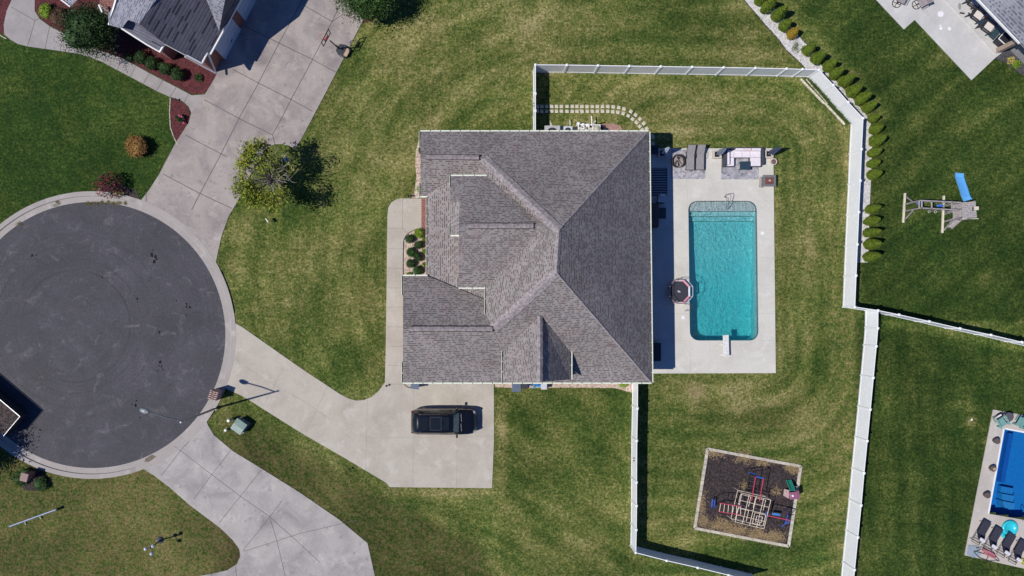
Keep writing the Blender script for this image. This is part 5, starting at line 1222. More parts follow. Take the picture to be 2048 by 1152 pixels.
# climbing frame. local axes: u along the photo's horizontal bars, v upwards in the photo
O = P(1506, 1022, 1.8); O.z = 0
tc_ = thing("climbing_frame", "large playground climbing frame with cream bars, red monkey bars and blue ends", "climbing frame", O)
M_cream = mat("cream_bar", (.72, .60, .44), .5); M_redb = mat("red_bar", (.62, .06, .13), .45); M_blueb = mat("blue_bar", (.04, .12, .55), .45); M_blkb = mat("black_bar", (.02, .02, .022), .5)
U = (P(820 / 5.008 + 1370, 630 / 5.008 + 880) - P(530 / 5.008 + 1370, 560 / 5.008 + 880)); U.z = 0; U.normalize(); Vv = Vector((-U.y, U.x, 0))
def z5(x, y, z): 
    p = P(x / 5.008 + 1370, y / 5.008 + 880, z); return p
def bar(p, q, m, nm="bar", r=.019): return MB().tube([p, q], r, 6).build(nm, m, tc_)
# lattice of three tiers
cx = O + Vector((0, 0, 0))
half = 1.13
def lat(a, b_, z): return cx + U * a + Vv * b_ + Vector((0, 0, z))
g = [-1.13, -.565, 0, .565, 1.13]
M_cream = mat("cream_bar_light", (.86, .74, .58), .5)
for k in g:
    bar(lat(k, g[0], 1.8), lat(k, g[-1], 1.8), M_cream); bar(lat(g[0], k, 1.8), lat(g[-1], k, 1.8), M_cream)
def square(a, b_, e, z, m=None):
    for s0, s1 in (((-1, -1), (1, -1)), ((1, -1), (1, 1)), ((1, 1), (-1, 1)), ((-1, 1), (-1, -1))): bar(lat(a + s0[0] * e, b_ + s0[1] * e, z), lat(a + s1[0] * e, b_ + s1[1] * e, z), m or M_cream)
square(.42, -.42, .42, 2.2); square(.42, -.42, .22, 2.2); square(-.62, .55, .40, 1.35); square(.55, .55, .40, 1.35); square(-.55, -.55, .42, 1.35); square(0, 0, 1.13, .9)
for a_ in (-1.13, 0, 1.13):
    for b_ in (-1.13, 0, 1.13):
        bar(lat(a_, b_, 0), lat(a_, b_, 1.8), M_cream if abs(a_) + abs(b_) > 2 else M_blkb, "upright", .018)
# left ladder
zt = 1.95
for (a_, b_) in (((345, 632), (560, 665)), ((330, 715), (560, 750))): bar(z5(*a_, zt), z5(*b_, zt), M_redb, "rail", .03)
for k in range(6):
    f = k / 5.4 + .06; pa = z5(345 + 215 * f, 632 + 33 * f, zt); pb = z5(330 + 230 * f, 715 + 35 * f, zt); bar(pa, pb, M_cream, "rung")
for (x, y) in ((345, 632), (330, 715)):
    a_ = z5(x, y, zt); foot = z5(x - 75, y - 40 if y < 700 else y - 50, .95); ft = Vector((foot.x, foot.y, .02)); bar(a_, z5(x - 55, y - 35, 1.0), M_blkb, "brace"); 
for x in (275, 298):
    bar(z5(x, 592, .5), z5(x - 6, 675, .5), M_blueb, "blue_end", .045); 
bar(z5(280, 590, .5), z5(280, 590, 0), M_blkb, "leg"); bar(z5(275, 675, .5), z5(275, 675, 0), M_blkb, "leg")
bar(z5(275, 675, .5), z5(330, 715, zt), M_blueb, "brace"); bar(z5(285, 592, .5), z5(345, 632, zt), M_blkb, "brace")
# top ladder
for (a_, b_) in (((706, 368), (668, 605)), ((785, 390), (745, 615))): bar(z5(*a_, zt), z5(*b_, zt), M_redb, "rail", .03)
bar(z5(640, 328, .9), z5(715, 345, 1.5), M_blueb, "blue_end", .05); bar(z5(715, 368, zt), z5(785, 382, zt), M_blueb, "blue_end", .05)
bar(z5(640, 328, .9), z5(640, 328, 0), M_blkb, "leg"); bar(z5(706, 368, zt), z5(640, 328, .9), M_blkb, "brace"); 
for (x, y) in ((706, 368), (785, 390)): p_ = z5(x, y, zt); bar(p_, Vector((p_.x - .1, p_.y + .15, .02)), M_blkb, "leg")
for k in range(7):   # net ladder hanging low, dark
    y = 375 + k * 24; bar(z5(632 - k * 4, y, .5), z5(690 - k * 4, y + 12, .5), M_blkb, "rung", .018)
bar(z5(637, 360, .5), z5(605, 540, .5), M_blkb, "rail"); bar(z5(700, 372, .5), z5(668, 560, .5), M_blkb, "rail")
# swing beam
bar(z5(830, 758, 2.0), z5(1052, 805, 2.0), M_redb, "swing_beam", .035)
ap = z5(1050, 803, 2.0)
bar(ap, z5(1022, 690, .25), M_blueb, "leg", .03); bar(ap, z5(965, 868, .6), M_blueb, "leg", .03); bar(z5(1000, 835, 1.2), z5(1035, 745, 1.2), M_blueb, "brace", .03); bar(z5(1005, 838, 1.3), z5(1050, 822, 1.4), M_blueb, "brace", .03)
bar(z5(818, 720, 1.9), z5(804, 797, 1.9), M_blueb, "blue_end", .05); bar(z5(804, 797, 1.9), z5(802, 797, 1.2), M_blueb, "blue_end", .03)
sw_ = MB(); sw_.beam(z5(872, 738, .5), z5(955, 750, .5), .18, .08); s_o = sw_.build("swing_seat", mat("seat_blue", (.06, .22, .60), .4), tc_, bevel=.03)
bm2 = MB(); bm2.tube([z5(880, 740, .52), z5(860, 764, 2.0)], .01, 4); bm2.build("chain", M_dark, s_o); bm2 = MB(); bm2.tube([z5(948, 749, .52), z5(990, 792, 2.0)], .01, 4); bm2.build("chain", M_dark, s_o)
# toddler slide
c = P(1581, 986, .5); c.z = 0; t = thing("toddler_slide", "small toddler slide with a mauve tower and green chute by the playground border", "slide", c)
b = MB(); tp = z5(1095, 560, 1.0); b.box(Vector((tp.x, tp.y, .5)), (.62, .58, .9), R(6)); b.build("tower", mat("mauve_plastic", (.26, .10, .17), .5), t, bevel=.04)
b = MB(); a_, c_2 = z5(1075, 505, .85), z5(1035, 400, .12)
dd_ = (c_2 - a_).normalized(); sd3 = dd_.cross(Vector((0, 0, 1))).normalized(); b.beam(a_, c_2, .34, .05); sl_ = b.build("chute", mat("green_plastic", (.02, .26, .18), .4), t)
for s in (-1, 1): MB().beam(a_ + sd3 * s * .18 + Vector((0, 0, .06)), c_2 + sd3 * s * .18 + Vector((0, 0, .06)), .04, .14).build("chute_side", mat("green_plastic", (.02, .26, .18), .4), sl_)
b = MB()
for k in range(4): b.beam(z5(1020 + k * 4, 500 + k * 0, .2 + .2 * k) if False else z5(1000 + k * 12, 490 + k * 4, .15 + .2 * k), z5(990 + k * 14, 560 + k * 8, .15 + .2 * k), .10, .04)
b.build("step", mat("pink_grey_plastic", (.50, .36, .36), .5), t)
MB().lathe(Vector((tp.x - .1, tp.y, .95)), [(.09, 0), (.08, .06), (.03, .09)], 10).build("knob", M_white, t)
MB().box(z5(1130, 545, .95), (.1, .62, .35), R(6)).build("side_panel", mat("mauve_plastic", (.26, .10, .17), .5), t)

# ------------------------------------------------------------ wooden swing set, upper right
def z6(x, y, z): return P(x / 6.778 + 1770, y / 6.778 + 320, z)
o0 = z6(800, 620, 1.9); o0.z = 0; t = thing("swing_set", "weathered wooden swing set with a tower and light blue slide on the dark lawn", "swing set", o0)
M_gw = mat("grey_wood", (.30, .27, .27), .9, var=.25, scale=5); M_cw = mat("cream_wood", (.68, .62, .50), .8, var=.12); M_gw2 = mat("deck_wood", (.38, .35, .34), .9, var=.2, scale=7)
def wbeam(p, q, w_=.1, h_=.1, m=M_gw, nm="beam", par=None): return MB().beam(p, q, w_, h_).build(nm, m, par or t)
wbeam(z6(270, 450, .1), z6(245, 850, .1), .13, .12, M_cw, "ground_beam"); wbeam(z6(797, 485, .1), z6(775, 990, .1), .13, .12, M_cw, "ground_beam")
BT = 2.0
for yb, yt in ((600, 550), (692, 652)): wbeam(z6(278, yb, .1), z6(480, yt, BT), .10, .10, M_gw, "post")
wbeam(z6(480, 550, BT), z6(1030, 578, BT), .10, .14); wbeam(z6(480, 652, BT), z6(1030, 682, BT), .10, .14)
wbeam(z6(278, 488, .1), z6(385, 572, 1.1), .08, .08, M_gw, "brace"); wbeam(z6(255, 820, .1), z6(385, 680, 1.1), .08, .08, M_gw, "brace"); wbeam(z6(275, 590, .3), z6(275, 700, .3), .06, .06, M_gw, "brace")
for x in (462, 497, 632, 905): wbeam(z6(x, 556, BT + .04), z6(x, 660, BT + .04), .08, .06, M_gw2, "cross_bar")
for yb in (600, 692): wbeam(z6(800, yb + 20, .1), z6(1030, yb - 22, BT), .08, .08, M_gw, "post")
# swings
for (x, y, m_) in ((740, 618, mat("swing_blue", (.02, .12, .55), .4)), (470, 588, mat("swing_blue", (.02, .12, .55), .4))):
    b = MB(); a_, c_ = z6(x - 38, y, .55), z6(x + 38, y, .55); b.beam(a_, c_, .2, .07); s_o = b.build("swing_seat", m_, t, bevel=.02)
    for e, p_ in ((-1, a_), (1, c_)): bb = MB(); bb.tube([p_, z6(x + 110 + e * 30, y - 35, BT)], .015, 5); bb.build("rope", M_cw, s_o)
for x, y in ((598, 700), (682, 703)):
    b = MB(); cR = z6(x, y, .9); b.tube([cR + Vector((.09 * math.cos(k * .785), .09 * math.sin(k * .785), 0)) for k in range(9)], .012, 5); s_o = b.build("ring", M_white, t)
    bb = MB(); bb.tube([cR + Vector((.09, 0, 0)), z6(x + 130, y - 28, BT)], .01, 4); bb.build("rope", M_cw, s_o)
# tower
T0 = [z6(1035, 575, 2.25), z6(1225, 560, 2.25), z6(1225, 785, 2.25), z6(1035, 790, 2.25)]
for v in T0: v.z = 0
e_ = (T0[1] - T0[0]).normalized(); f_ = Vector((e_.y, -e_.x, 0)); wT = (T0[1] - T0[0]).length; dT = (T0[3] - T0[0]).length
b = MB(); n = 9
for k in range(n): b.beam(T0[0] + f_ * (dT * (k + .5) / n) + Vector((0, 0, 2.25)), T0[0] + e_ * wT + f_ * (dT * (k + .5) / n) + Vector((0, 0, 2.25)), dT / n - .015, .05)
b.build("roof_board", M_gw2, t)
b = MB(); b.prism([T0[0] + Vector((0, 0, 0)), T0[0] + e_ * wT, T0[0] + e_ * wT + f_ * dT, T0[0] + f_ * dT], 1.15, 1.22); b.build("platform", M_gw, t)
for a_, c_ in ((0, 0), (1, 0), (1, 1), (0, 1)):
    p_ = T0[0] + e_ * wT * a_ + f_ * dT * c_; wbeam(p_ + Vector((0, 0, 0)), p_ + Vector((0, 0, 2.2)), .1, .1, M_gw, "post")
for zz in (1.5, 1.8): 
    p_ = T0[0] + e_ * wT; wbeam(p_ + Vector((0, 0, zz)), p_ + f_ * dT + Vector((0, 0, zz)), .03, .18, M_gw2, "wall_board")
b = MB(); b.box(z6(1240, 655, 2.3), (.26, .26, .12)); b.build("roof_crest", M_cw, t); MB().box(z6(1192, 665, 2.31), (.06, .3, .05)).build("roof_slot", M_dark, t)
# side deck and ladder
for x in (930, 1015): wbeam(z6(x, 590, 1.2), z6(x, 795, 1.2), .08, .08, M_gw2, "deck_rail"); 
for y in (600, 690): wbeam(z6(925, y, 1.2), z6(1030, y - 5, 1.25), .07, .07, M_gw, "deck_rail")
wbeam(z6(800, 838, .1), z6(920, 795, 1.2), .07, .1, M_gw, "brace"); wbeam(z6(800, 740, .1), z6(920, 700, 1.2), .07, .1, M_gw, "brace")
wbeam(z6(800, 950, .1), z6(925, 810, 1.15), .09, .12, M_gw, "stringer"); wbeam(z6(900, 930, .1), z6(1040, 805, 1.15), .07, .12, M_gw, "stringer")
for k in range(6):
    f = (k + .5) / 6; wbeam(z6(845 + 85 * f, 910 - 88 * f, .15 + f), z6(918 + 110 * f, 915 - 95 * f, .15 + f), .13, .04, M_gw2, "step")
wbeam(z6(1040, 800, 1.2), z6(1262, 795, 1.0), .06, .1, M_cw, "rail")
# slide
path = [(1118, 548, 1.25), (1090, 500, 1.15), (1060, 400, .78), (1025, 300, .42), (1003, 230, .2), (1003, 178, .16)]
pts = [z6(*p_) for p_ in path]; wS = .30
vs = []; fs = []
for i, p_ in enumerate(pts):
    d = (pts[min(i + 1, len(pts) - 1)] - pts[max(i - 1, 0)]); d.z = 0; d.normalize(); s = Vector((d.y, -d.x, 0))
    for off, dz in ((-wS, .14), (-wS * .82, .14), (-wS * .78, 0), (wS * .78, 0), (wS * .82, .14), (wS, .14), (wS, -.04), (-wS, -.04)): vs.append(p_ + s * off + Vector((0, 0, dz)))
for i in range(len(pts) - 1):
    for j in range(8): fs.append((i * 8 + j, (i + 1) * 8 + j, (i + 1) * 8 + (j + 1) % 8, i * 8 + (j + 1) % 8))
fs += [tuple(range(8)), tuple(range((len(pts) - 1) * 8 + 7, (len(pts) - 1) * 8 - 1, -1))]
MB().add(vs, fs).build("slide", mat("light_blue_plastic", (.13, .42, .82), .4, var=.05), t)

# ------------------------------------------------------------ upper right patio furniture
PZ = .17
def z10(x, y, z=0): return P(1900 + x / 10.47, y / 10.47, z)
M_dkwood = mat("dark_wood", (.035, .033, .04), .6); M_cush2 = mat("cream_cushion", (.68, .62, .58), .9, var=.05)
MB().prism([z10(385, 205), z10(590, 20), z10(1000, 500), z10(905, 560)], PZ, PZ + .01).build("rug", mat("taupe_rug", (.33, .31, .33), .95))
tag(bpy.data.objects["rug.003" if "rug.003" in bpy.data.objects else "rug"], "grey striped rug under the two cream cushioned patio armchairs", "rug")
def armchair(x, y, lab, rz=R(-35)):
    c = z10(x, y, .5); t = thing("armchair", lab, "armchair", (c.x, c.y, PZ), rz, "cream cushioned armchairs on the covered patio")
    for s in (-1, 1):
        b = L(); b.beam((-.78, s * .38, .62), (.42, s * .38, .58), .07, .07); b.build("armrest", M_dkwood, t)
        b = L()
        for xx in (-.62, .34): b.beam((xx, s * .38, 0), (xx, s * .38, .6), .06, .06)
        b.build("leg", M_dkwood, t)
    b = L(); b.box((.05, 0, .42), (.66, .64, .16)); b.build("seat_cushion", M_cush2, t, bevel=.04)
    b = L(); b.box((0, 0, .30), (.8, .7, .06)); b.build("seat_frame", M_dkwood, t)
    b = L(); b.box((-.42, 0, .55), (.06, .66, .3)); b.box((-.52, 0, .50), (.05, .66, .06)); b.build("backrest_slat", M_dkwood, t)
    return t
armchair(560, 335, "cream cushioned patio armchair left of the round dark table"); armchair(780, 575, "cream cushioned patio armchair right of the round dark table"); armchair(500, 60, "partly hidden cream cushioned armchair tucked under the patio eave")
c = z10(655, 475, .6); t = thing("side_table", "round dark table between the two cream cushioned armchairs", "table", (c.x, c.y, PZ)); b = L(); b.lathe((0, 0, 0), [(.28, .44), (.29, .47), (.27, .49)], 20); b.build("top", mat("teal_black_top", (.03, .055, .08), .25), t)
for k in range(3): b = L(); b.tube([(.2 * math.cos(k * 2.1), .2 * math.sin(k * 2.1), 0), (.05 * math.cos(k * 2.1), .05 * math.sin(k * 2.1), .44)], .02, 6); b.build("leg", M_dark, t)
for k, (x0, y0, x1, y1) in enumerate(((620, 170, 700, 250), (720, 260, 800, 345), (810, 370, 920, 500))):
    b = MB(); b.beam(z10(x0, y0, .5), z10(x1, y1, .5), .2, .16); b.beam(z10(x0, y0, .25), z10(x1, y1, .25), .26, .4); tag(b.build("patio_bench", mat("bench_pink", (.42, .38, .40), .8)), ["upper segment of pale cushioned bench along the eave", "middle segment of pale cushioned bench along the eave", "lower longest segment of pale cushioned bench along the eave"][k], "bench", "cushioned bench segments")
c = z10(1135, 800, .8); rg = R(-42); t = thing("grill", "black covered grill cabinet with a pale frame beside the patio pillar", "grill", (c.x, c.y, PZ), rg)
b = L(); b.box((0, 0, .42), (.62, .80, .84)); b.build("cabinet", mat("grill_black", (.02, .02, .026), .5), t, bevel=.03)
b = L(); b.box((-.72, -.05, .35), (.5, .75, .06)); b.build("side_shelf", mat("dark_teal", (.03, .06, .075), .5), t)
b = L(); b.box((-.36, 0, .80), (.05, .85, .05)); b.box((.0, -.44, .80), (.72, .05, .05)); b.build("trim_frame", M_white, t)
c = z10(205, 130, .2); tag(MB().lathe((c.x, c.y, PZ), [(.2, 0), (.22, .01)], 12, .6, 1.3).build("wet_patch", mat("wet_mark", (.30, .30, .29), .7)), "oval grey wet patch on the raised porch slab", "stain")
c = z10(265, 265, .25); MB().beam(Vector((c.x - .2, c.y, PZ + .05)), Vector((c.x + .15, c.y - .05, PZ + .05)), .09, .08).build("sandal", M_dark); tag(bpy.data.objects["sandal"], "small dark shoe lying on the raised porch slab", "shoe")
# swivel chairs
def swivel(x, y, lab, rz):
    c = P(x, y, .4); t = thing("swivel_chair", lab, "chair", (c.x, c.y, .04), rz, "swivel patio chairs at the top edge")
    b = L(); b.tube([(.34 * math.cos(k * .3927), .34 * math.sin(k * .3927), .03) for k in range(17)], .03, 6); b.tube([(-.34, 0, .03), (.34, 0, .03)], .025, 6); b.tube([(0, -.34, .03), (0, .34, .03)], .025, 6); b.tube([(0, 0, 0), (0, 0, .35)], .04, 6); b.build("swivel_base", M_dark, t)
    b = L(); b.box((.12, .25, .42), (.62, .62, .1)); b.build("seat", mat("mauve_cushion", (.30, .26, .27), .9), t, bevel=.04)
    b = L(); b.box((.18, .58, .7), (.62, .12, .6)); b.build("backrest", mat("mauve_cushion", (.30, .26, .27), .9), t, bevel=.04)
    for s in (-.34, .36): b = L(); b.tube([(.12 + s, -.05, .4), (.12 + s, -.05, .62), (.12 + s, .5, .66)], .025, 6); b.build("armrest", M_dark, t)
swivel(1798, 3, "left brown swivel chair cut off by the top edge of the patio", R(-25)); swivel(1838, 6, "right brown swivel chair cut off by the top edge of the patio", R(-60))

# ------------------------------------------------------------ lower right pool furniture
def zq(x, y, z=0): return P(1920 + x / 9.445, 1030 + y / 9.445, z)
def lounger(x, y, lab):
    c = zq(x, y, .35); t = thing("sun_lounger", lab, "sun lounger", (c.x, c.y, .05), R(-30), "dark loungers by the blue pool")
    m = mat("navy_sling", (.03, .03, .05), .8)
    b = L(); b.box((0, .42, .33), (.62, 1.15, .05)); b.build("seat", m, t)
    b = L(); b.add([(-.31, -.16, .31), (.31, -.16, .31), (.31, -.62, .80), (-.31, -.62, .80), (-.31, -.13, .35), (.31, -.13, .35), (.31, -.59, .84), (-.31, -.59, .84)], [(0, 1, 2, 3), (4, 5, 6, 7)[::-1], (0, 1, 5, 4)[::-1], (2, 3, 7, 6)[::-1], (1, 2, 6, 5)[::-1], (3, 0, 4, 7)[::-1]]); b.build("backrest", m, t)
    b = L(); b.box((0, -.50, .82), (.46, .24, .08)); b.build("head_pillow", mat("pillow_white", (.62, .60, .66), .9), t, bevel=.03)
    for s in (-1, 1):
        b = L(); b.tube([(s * .33, 1.0, .31), (s * .33, -.95, .31)], .022, 6); b.build("side_rail", M_dark, t)
        b = L(); b.tube([(s * .35, .75, 0), (s * .35, .75, .31)], .02, 6); b.tube([(s * .35, -.8, 0), (s * .35, -.8, .31)], .02, 6); b.build("leg", M_dark, t)
    b = L(); 
    for y_ in (-.95, -.75, -.55): b.tube([(-.33, y_, .31), (.33, y_, .31)], .02, 6)
    b.build("cross_rail", M_dark, t)
lounger(400, 330, "leftmost dark lounger on the lower right deck"); lounger(625, 455, "second dark lounger from the left, below the turquoise float's left side"); lounger(870, 570, "third dark lounger, overlapping the bottom of the turquoise float"); lounger(1090, 700, "rightmost dark lounger, cut off by the photo's right edge")
# turquoise pool float
c = zq(940, 245, .12); b = L(); b.lathe((0, 0, 0), [(.28, .03), (.56, .0), (.66, .08), (.60, .17), (.46, .18), (.36, .08), (.28, .04)], 26, 1.0, .95); o = b.build("pool_float", mat("turquoise_vinyl", (.03, .50, .60), .3), smooth=True); o.location = (c.x, c.y, .06); o.rotation_euler.z = .5
tag(o, "turquoise inflatable ring float between the loungers and the blue pool", "pool float")
b = L(); b.lathe((0, 0, 0), [(.1, 0), (.18, .05), (.18, .1), (.1, .14)], 12, .8, 1.9); o = b.build("pool_float", mat("turquoise_vinyl", (.03, .50, .60), .3), smooth=True); c = zq(800, 370, .1); o.location = (c.x, c.y, .06); o.rotation_euler.z = R(35)
tag(o, "small turquoise inflatable piece behind the third lounger from the left", "pool float")
# mat, raft
b = MB(); b.prism([zq(135, 560), zq(330, 570), zq(355, 620), zq(380, 770), zq(230, 800), zq(110, 740)], .05, .09); tag(b.build("foam_mat", mat("foam_grey", (.27, .32, .38), .7), bevel=.02), "grey blue foam mat in the lower left corner of the blue pool's deck", "mat")
c = zq(500, 720); t = thing("folded_chair", "folded black framed chair with red striped fabric lying below the loungers", "chair", (c.x, c.y, .06), R(-12))
b = L(); b.tube([(-1.0, .25, .1), (-.5, .45, .18), (.3, .2, .2), (1.0, -.35, .1), (.2, -.55, .08), (-.6, -.45, .1), (-1.1, -.1, .1), (-.6, .25, .14)], .022, 6); b.tube([(-1.1, 0, .06), (0, -.1, .1), (1.0, -.4, .05)], .02, 6); b.tube([(0, -.5, .1), (.1, -.1, .1)], .02, 5); b.build("frame", M_dark, t)
b = L(); b.box((.0, .12, .16), (1.1, .22, .02), R(-12)); b.box((.15, -.12, .15), (1.0, .14, .02), R(-12)); b.build("fabric", mat("red_stripe_fabric", (.42, .14, .17), .8, var=.4, scale=8), t)
# woven planters
for x, y, lab in ((1990, 881, "top dark woven planter on the deck left of the blue pool"), (1982.5, 936, "middle dark woven planter holding a round pot left of the blue pool"), (1971, 989, "bottom dark woven planter near the loungers left of the blue pool")):
    c = P(x, y, .2); t = thing("planter", lab, "planter", (c.x, c.y, .05), group="woven planters left of the blue pool")
    b = L(); b.lathe((0, 0, 0), [(.13, 0), (.21, .2), (.24, .42), (.20, .45)], 14); b.build("basket", mat("woven_brown", (.10, .075, .07), .9, var=.5, scale=25), t)
    b = L(); b.lathe((0, 0, 0), [(.19, .42), (.06, .44)], 12); b.build("soil", mat("dry_soil2", (.20, .15, .11), .95, var=.5, scale=20), t)
    if "middle" in lab: b = L(); b.lathe((0, 0, 0), [(.1, .44), (.12, .52), (.09, .53), (.02, .50)], 12); b.build("inner_pot", mat("clay_pot", (.42, .30, .22), .8), t)
# adirondack chairs and round table
def zr(x, y, z=0): return P(1960 + x / 12.795, 810 + y / 12.795, z)
M_teal = mat("teal_plastic", (.16, .33, .31), .5, var=.08)
def adiron(x, y, rz, lab):
    c = zr(x, y, .35); t = thing("adirondack_chair", lab, "chair", (c.x, c.y, .05), rz, "teal deck chairs by the blue pool")
    for k in range(4):
        b = L(); b.add([(-.24 + k * .125, .10, .28), (-.13 + k * .125, .10, .28), (-.13 + k * .125, .44, .92), (-.24 + k * .125, .44, .92), (-.24 + k * .125, .13, .27), (-.13 + k * .125, .13, .27), (-.13 + k * .125, .47, .91), (-.24 + k * .125, .47, .91)], [(0, 1, 2, 3), (7, 6, 5, 4), (0, 4, 5, 1), (3, 2, 6, 7), (0, 3, 7, 4), (1, 5, 6, 2)]); b.build("back_slat", M_teal, t)
    b = L(); b.add([(-.27, .12, .26), (.27, .12, .26), (.27, -.42, .38), (-.27, -.42, .38), (-.27, .12, .30), (.27, .12, .30), (.27, -.42, .42), (-.27, -.42, .42)], [(0, 1, 2, 3), (7, 6, 5, 4), (0, 4, 5, 1), (3, 2, 6, 7), (0, 3, 7, 4), (1, 5, 6, 2)]); b.build("seat", M_teal, t)
    for s in (-1, 1):
        b = L(); b.box((s * .36, -.1, .56), (.14, .78, .035)); b.build("armrest", M_teal, t, bevel=.01)
        b = L(); b.box((s * .32, -.38, .28), (.05, .10, .55)); b.box((s * .32, .2, .14), (.05, .5, .08)); b.build("leg", M_teal, t)
    return t
tt = adiron(525, 400, R(28), "teal slatted chair with a white towel at the top left of the blue pool deck")
b = L(); b.box((-.03, .15, .60), (.3, .1, .34), 0); b.build("towel", M_white, tt); bpy.data.objects["towel"].rotation_euler.x = R(-30)
adiron(1050, 430, R(-30), "teal slatted chair cut off by the right edge above the blue pool")
c = zr(750, 300, .5); t = thing("patio_table", "round dark table between the two teal slatted chairs", "table", (c.x, c.y, .05)); b = L(); b.lathe((0, 0, 0), [(.33, .44), (.34, .47), (.32, .49)], 24); b.build("top", mat("dark_round_top", (.09, .085, .10), .6), t)
for k in range(4): b = L(); b.tube([(.24 * math.cos(k * 1.57), .24 * math.sin(k * 1.57), 0), (.2 * math.cos(k * 1.57), .2 * math.sin(k * 1.57), .44)], .02, 6); b.build("leg", M_dark, t)
c = zr(500, 215, .3); b = MB(); b.tube([zr(350, 330, .1), zr(470, 250, .15), zr(590, 190, .3)], .03, 6); b.tube([zr(345, 300, .1), zr(440, 240, .1)], .015, 5); tag(b.build("pool_net", M_dark), "dark folded net pole behind the teal chair with the towel", "pool net")
c = P(1943, 839); b = MB(); b.lathe(c, [(.07, .0), (.09, .05), (.04, .1)], 9); tag(b.build("garden_ball", M_white), "small white ball on the dark lawn near the blue pool deck", "ball")
c = P(2046, 1036, .3); b = MB(); b.tube([P(2046, 1042, .05), P(2044, 1036, .6), P(2047, 1031, .7), P(2052, 1036, .3)], .02, 6); tag(b.build("hand_rail", M_dark), "dark curved ladder rail at the bottom right corner of the blue pool", "hand rail")
# blue gazing ball under the sparse tree
c = P(577, 322); t = thing("gazing_ball", "blue glass gazing ball on a short stand under the sparse tree", "garden ball", c)
b = MB(); b.lathe(c, [(.12, 0), (.06, .1), (.05, .45), (.10, .5)], 10); b.build("stand", mat("stand_grey", (.3, .3, .3), .7), t); b = MB(); b.lathe(c + Vector((0, 0, .66)), [(.02, -.18), (.12, -.13), (.18, 0), (.12, .13), (.02, .18)], 16); b.build("ball", mat("blue_glass", (.05, .13, .32), .1), t, smooth=True)
# ------------------------------------------------------------ vegetation
def leaves(mb, centre_fn, n, size, rnd, up=.35, elong=1.5):
    for _ in range(n):
        c, nrm = centre_fn()
        nn = (Vector(nrm) * up + Vector((rnd.gauss(0, 1), rnd.gauss(0, 1), rnd.gauss(0, 1))).normalized()).normalized()
        a = nn.orthogonal().normalized(); a = Matrix.Rotation(rnd.uniform(0, 6.28), 3, nn) @ a; b_ = nn.cross(a)
        s = size * rnd.uniform(.6, 1.3)
        mb.add([c + a * s * elong, c + b_ * s * .6, c - a * s * elong, c - b_ * s * .6], [(0, 1, 2, 3)])
def lump(mb, c, rx, ry, rz, rnd, n=8, m=6, amp=.12):
    pr = []; vs = []; fs = []
    for i in range(m + 1):
        ph = -math.pi / 2 + math.pi * i / m
        for k in range(n):
            t_ = 2 * math.pi * k / n; q = 1 + rnd.uniform(-amp, amp)
            vs.append(Vector(c) + Vector((rx * q * math.cos(ph) * math.cos(t_), ry * q * math.cos(ph) * math.sin(t_), rz * q * math.sin(ph))))
    for i in range(m):
        for k in range(n): fs.append((i * n + k, i * n + (k + 1) % n, (i + 1) * n + (k + 1) % n, (i + 1) * n + k))
    mb.add(vs, fs)
def shrub_at(x, y, r, h, m, lab, cat="shrub", group=None, n=900, leaf=.035, seed=1, name="shrub", rough=.16, core=True, z0=0, sx=1, sy=1, flowers=None):
    c = P(x, y); t = thing(name, lab, cat, (c.x, c.y, z0), 0, group); rnd = random.Random(seed)
    blobs = [(rnd.uniform(-.3, .3) * r, rnd.uniform(-.3, .3) * r, rnd.uniform(.45, .65) * h, rnd.uniform(.6, .85)) for _ in range(6)]
    b = L()
    def f():
        bx, by, bz, s = rnd.choice(blobs); d = Vector((rnd.gauss(0, 1), rnd.gauss(0, 1), rnd.gauss(.35, .9))).normalized(); q = rnd.uniform(.82, 1.08)
        return Vector((bx + d.x * r * s * q * sx, by + d.y * r * s * q * sy, max(.03, bz + d.z * h * .5 * s * q))), d
    leaves(b, f, n, leaf, rnd)
    if core:
        for bx, by, bz, s in blobs: lump(b, (bx, by, bz * .95), r * s * .82 * sx, r * s * .82 * sy, h * .42 * s, rnd)
    b.build("foliage", m, t)
    b = L()
    for k in range(4): b.tube([(0, 0, 0), (rnd.uniform(-.3, .3) * r, rnd.uniform(-.3, .3) * r, h * .5)], [.02, .008], 5)
    b.build("stem", M_bark, t)
    if flowers:
        fm, fn, fs = flowers; b = L()
        for _ in range(fn):
            p_, d = f(); p_ = p_ + d * .05
            for k in range(4): leaves(b, lambda: (p_ + Vector((rnd.gauss(0, fs * .5), rnd.gauss(0, fs * .5), rnd.gauss(.02, .02))), Vector((0, 0, 1))), 2, fs, rnd, 1.5, 1)
        b.build("flower", fm, t)
    return t
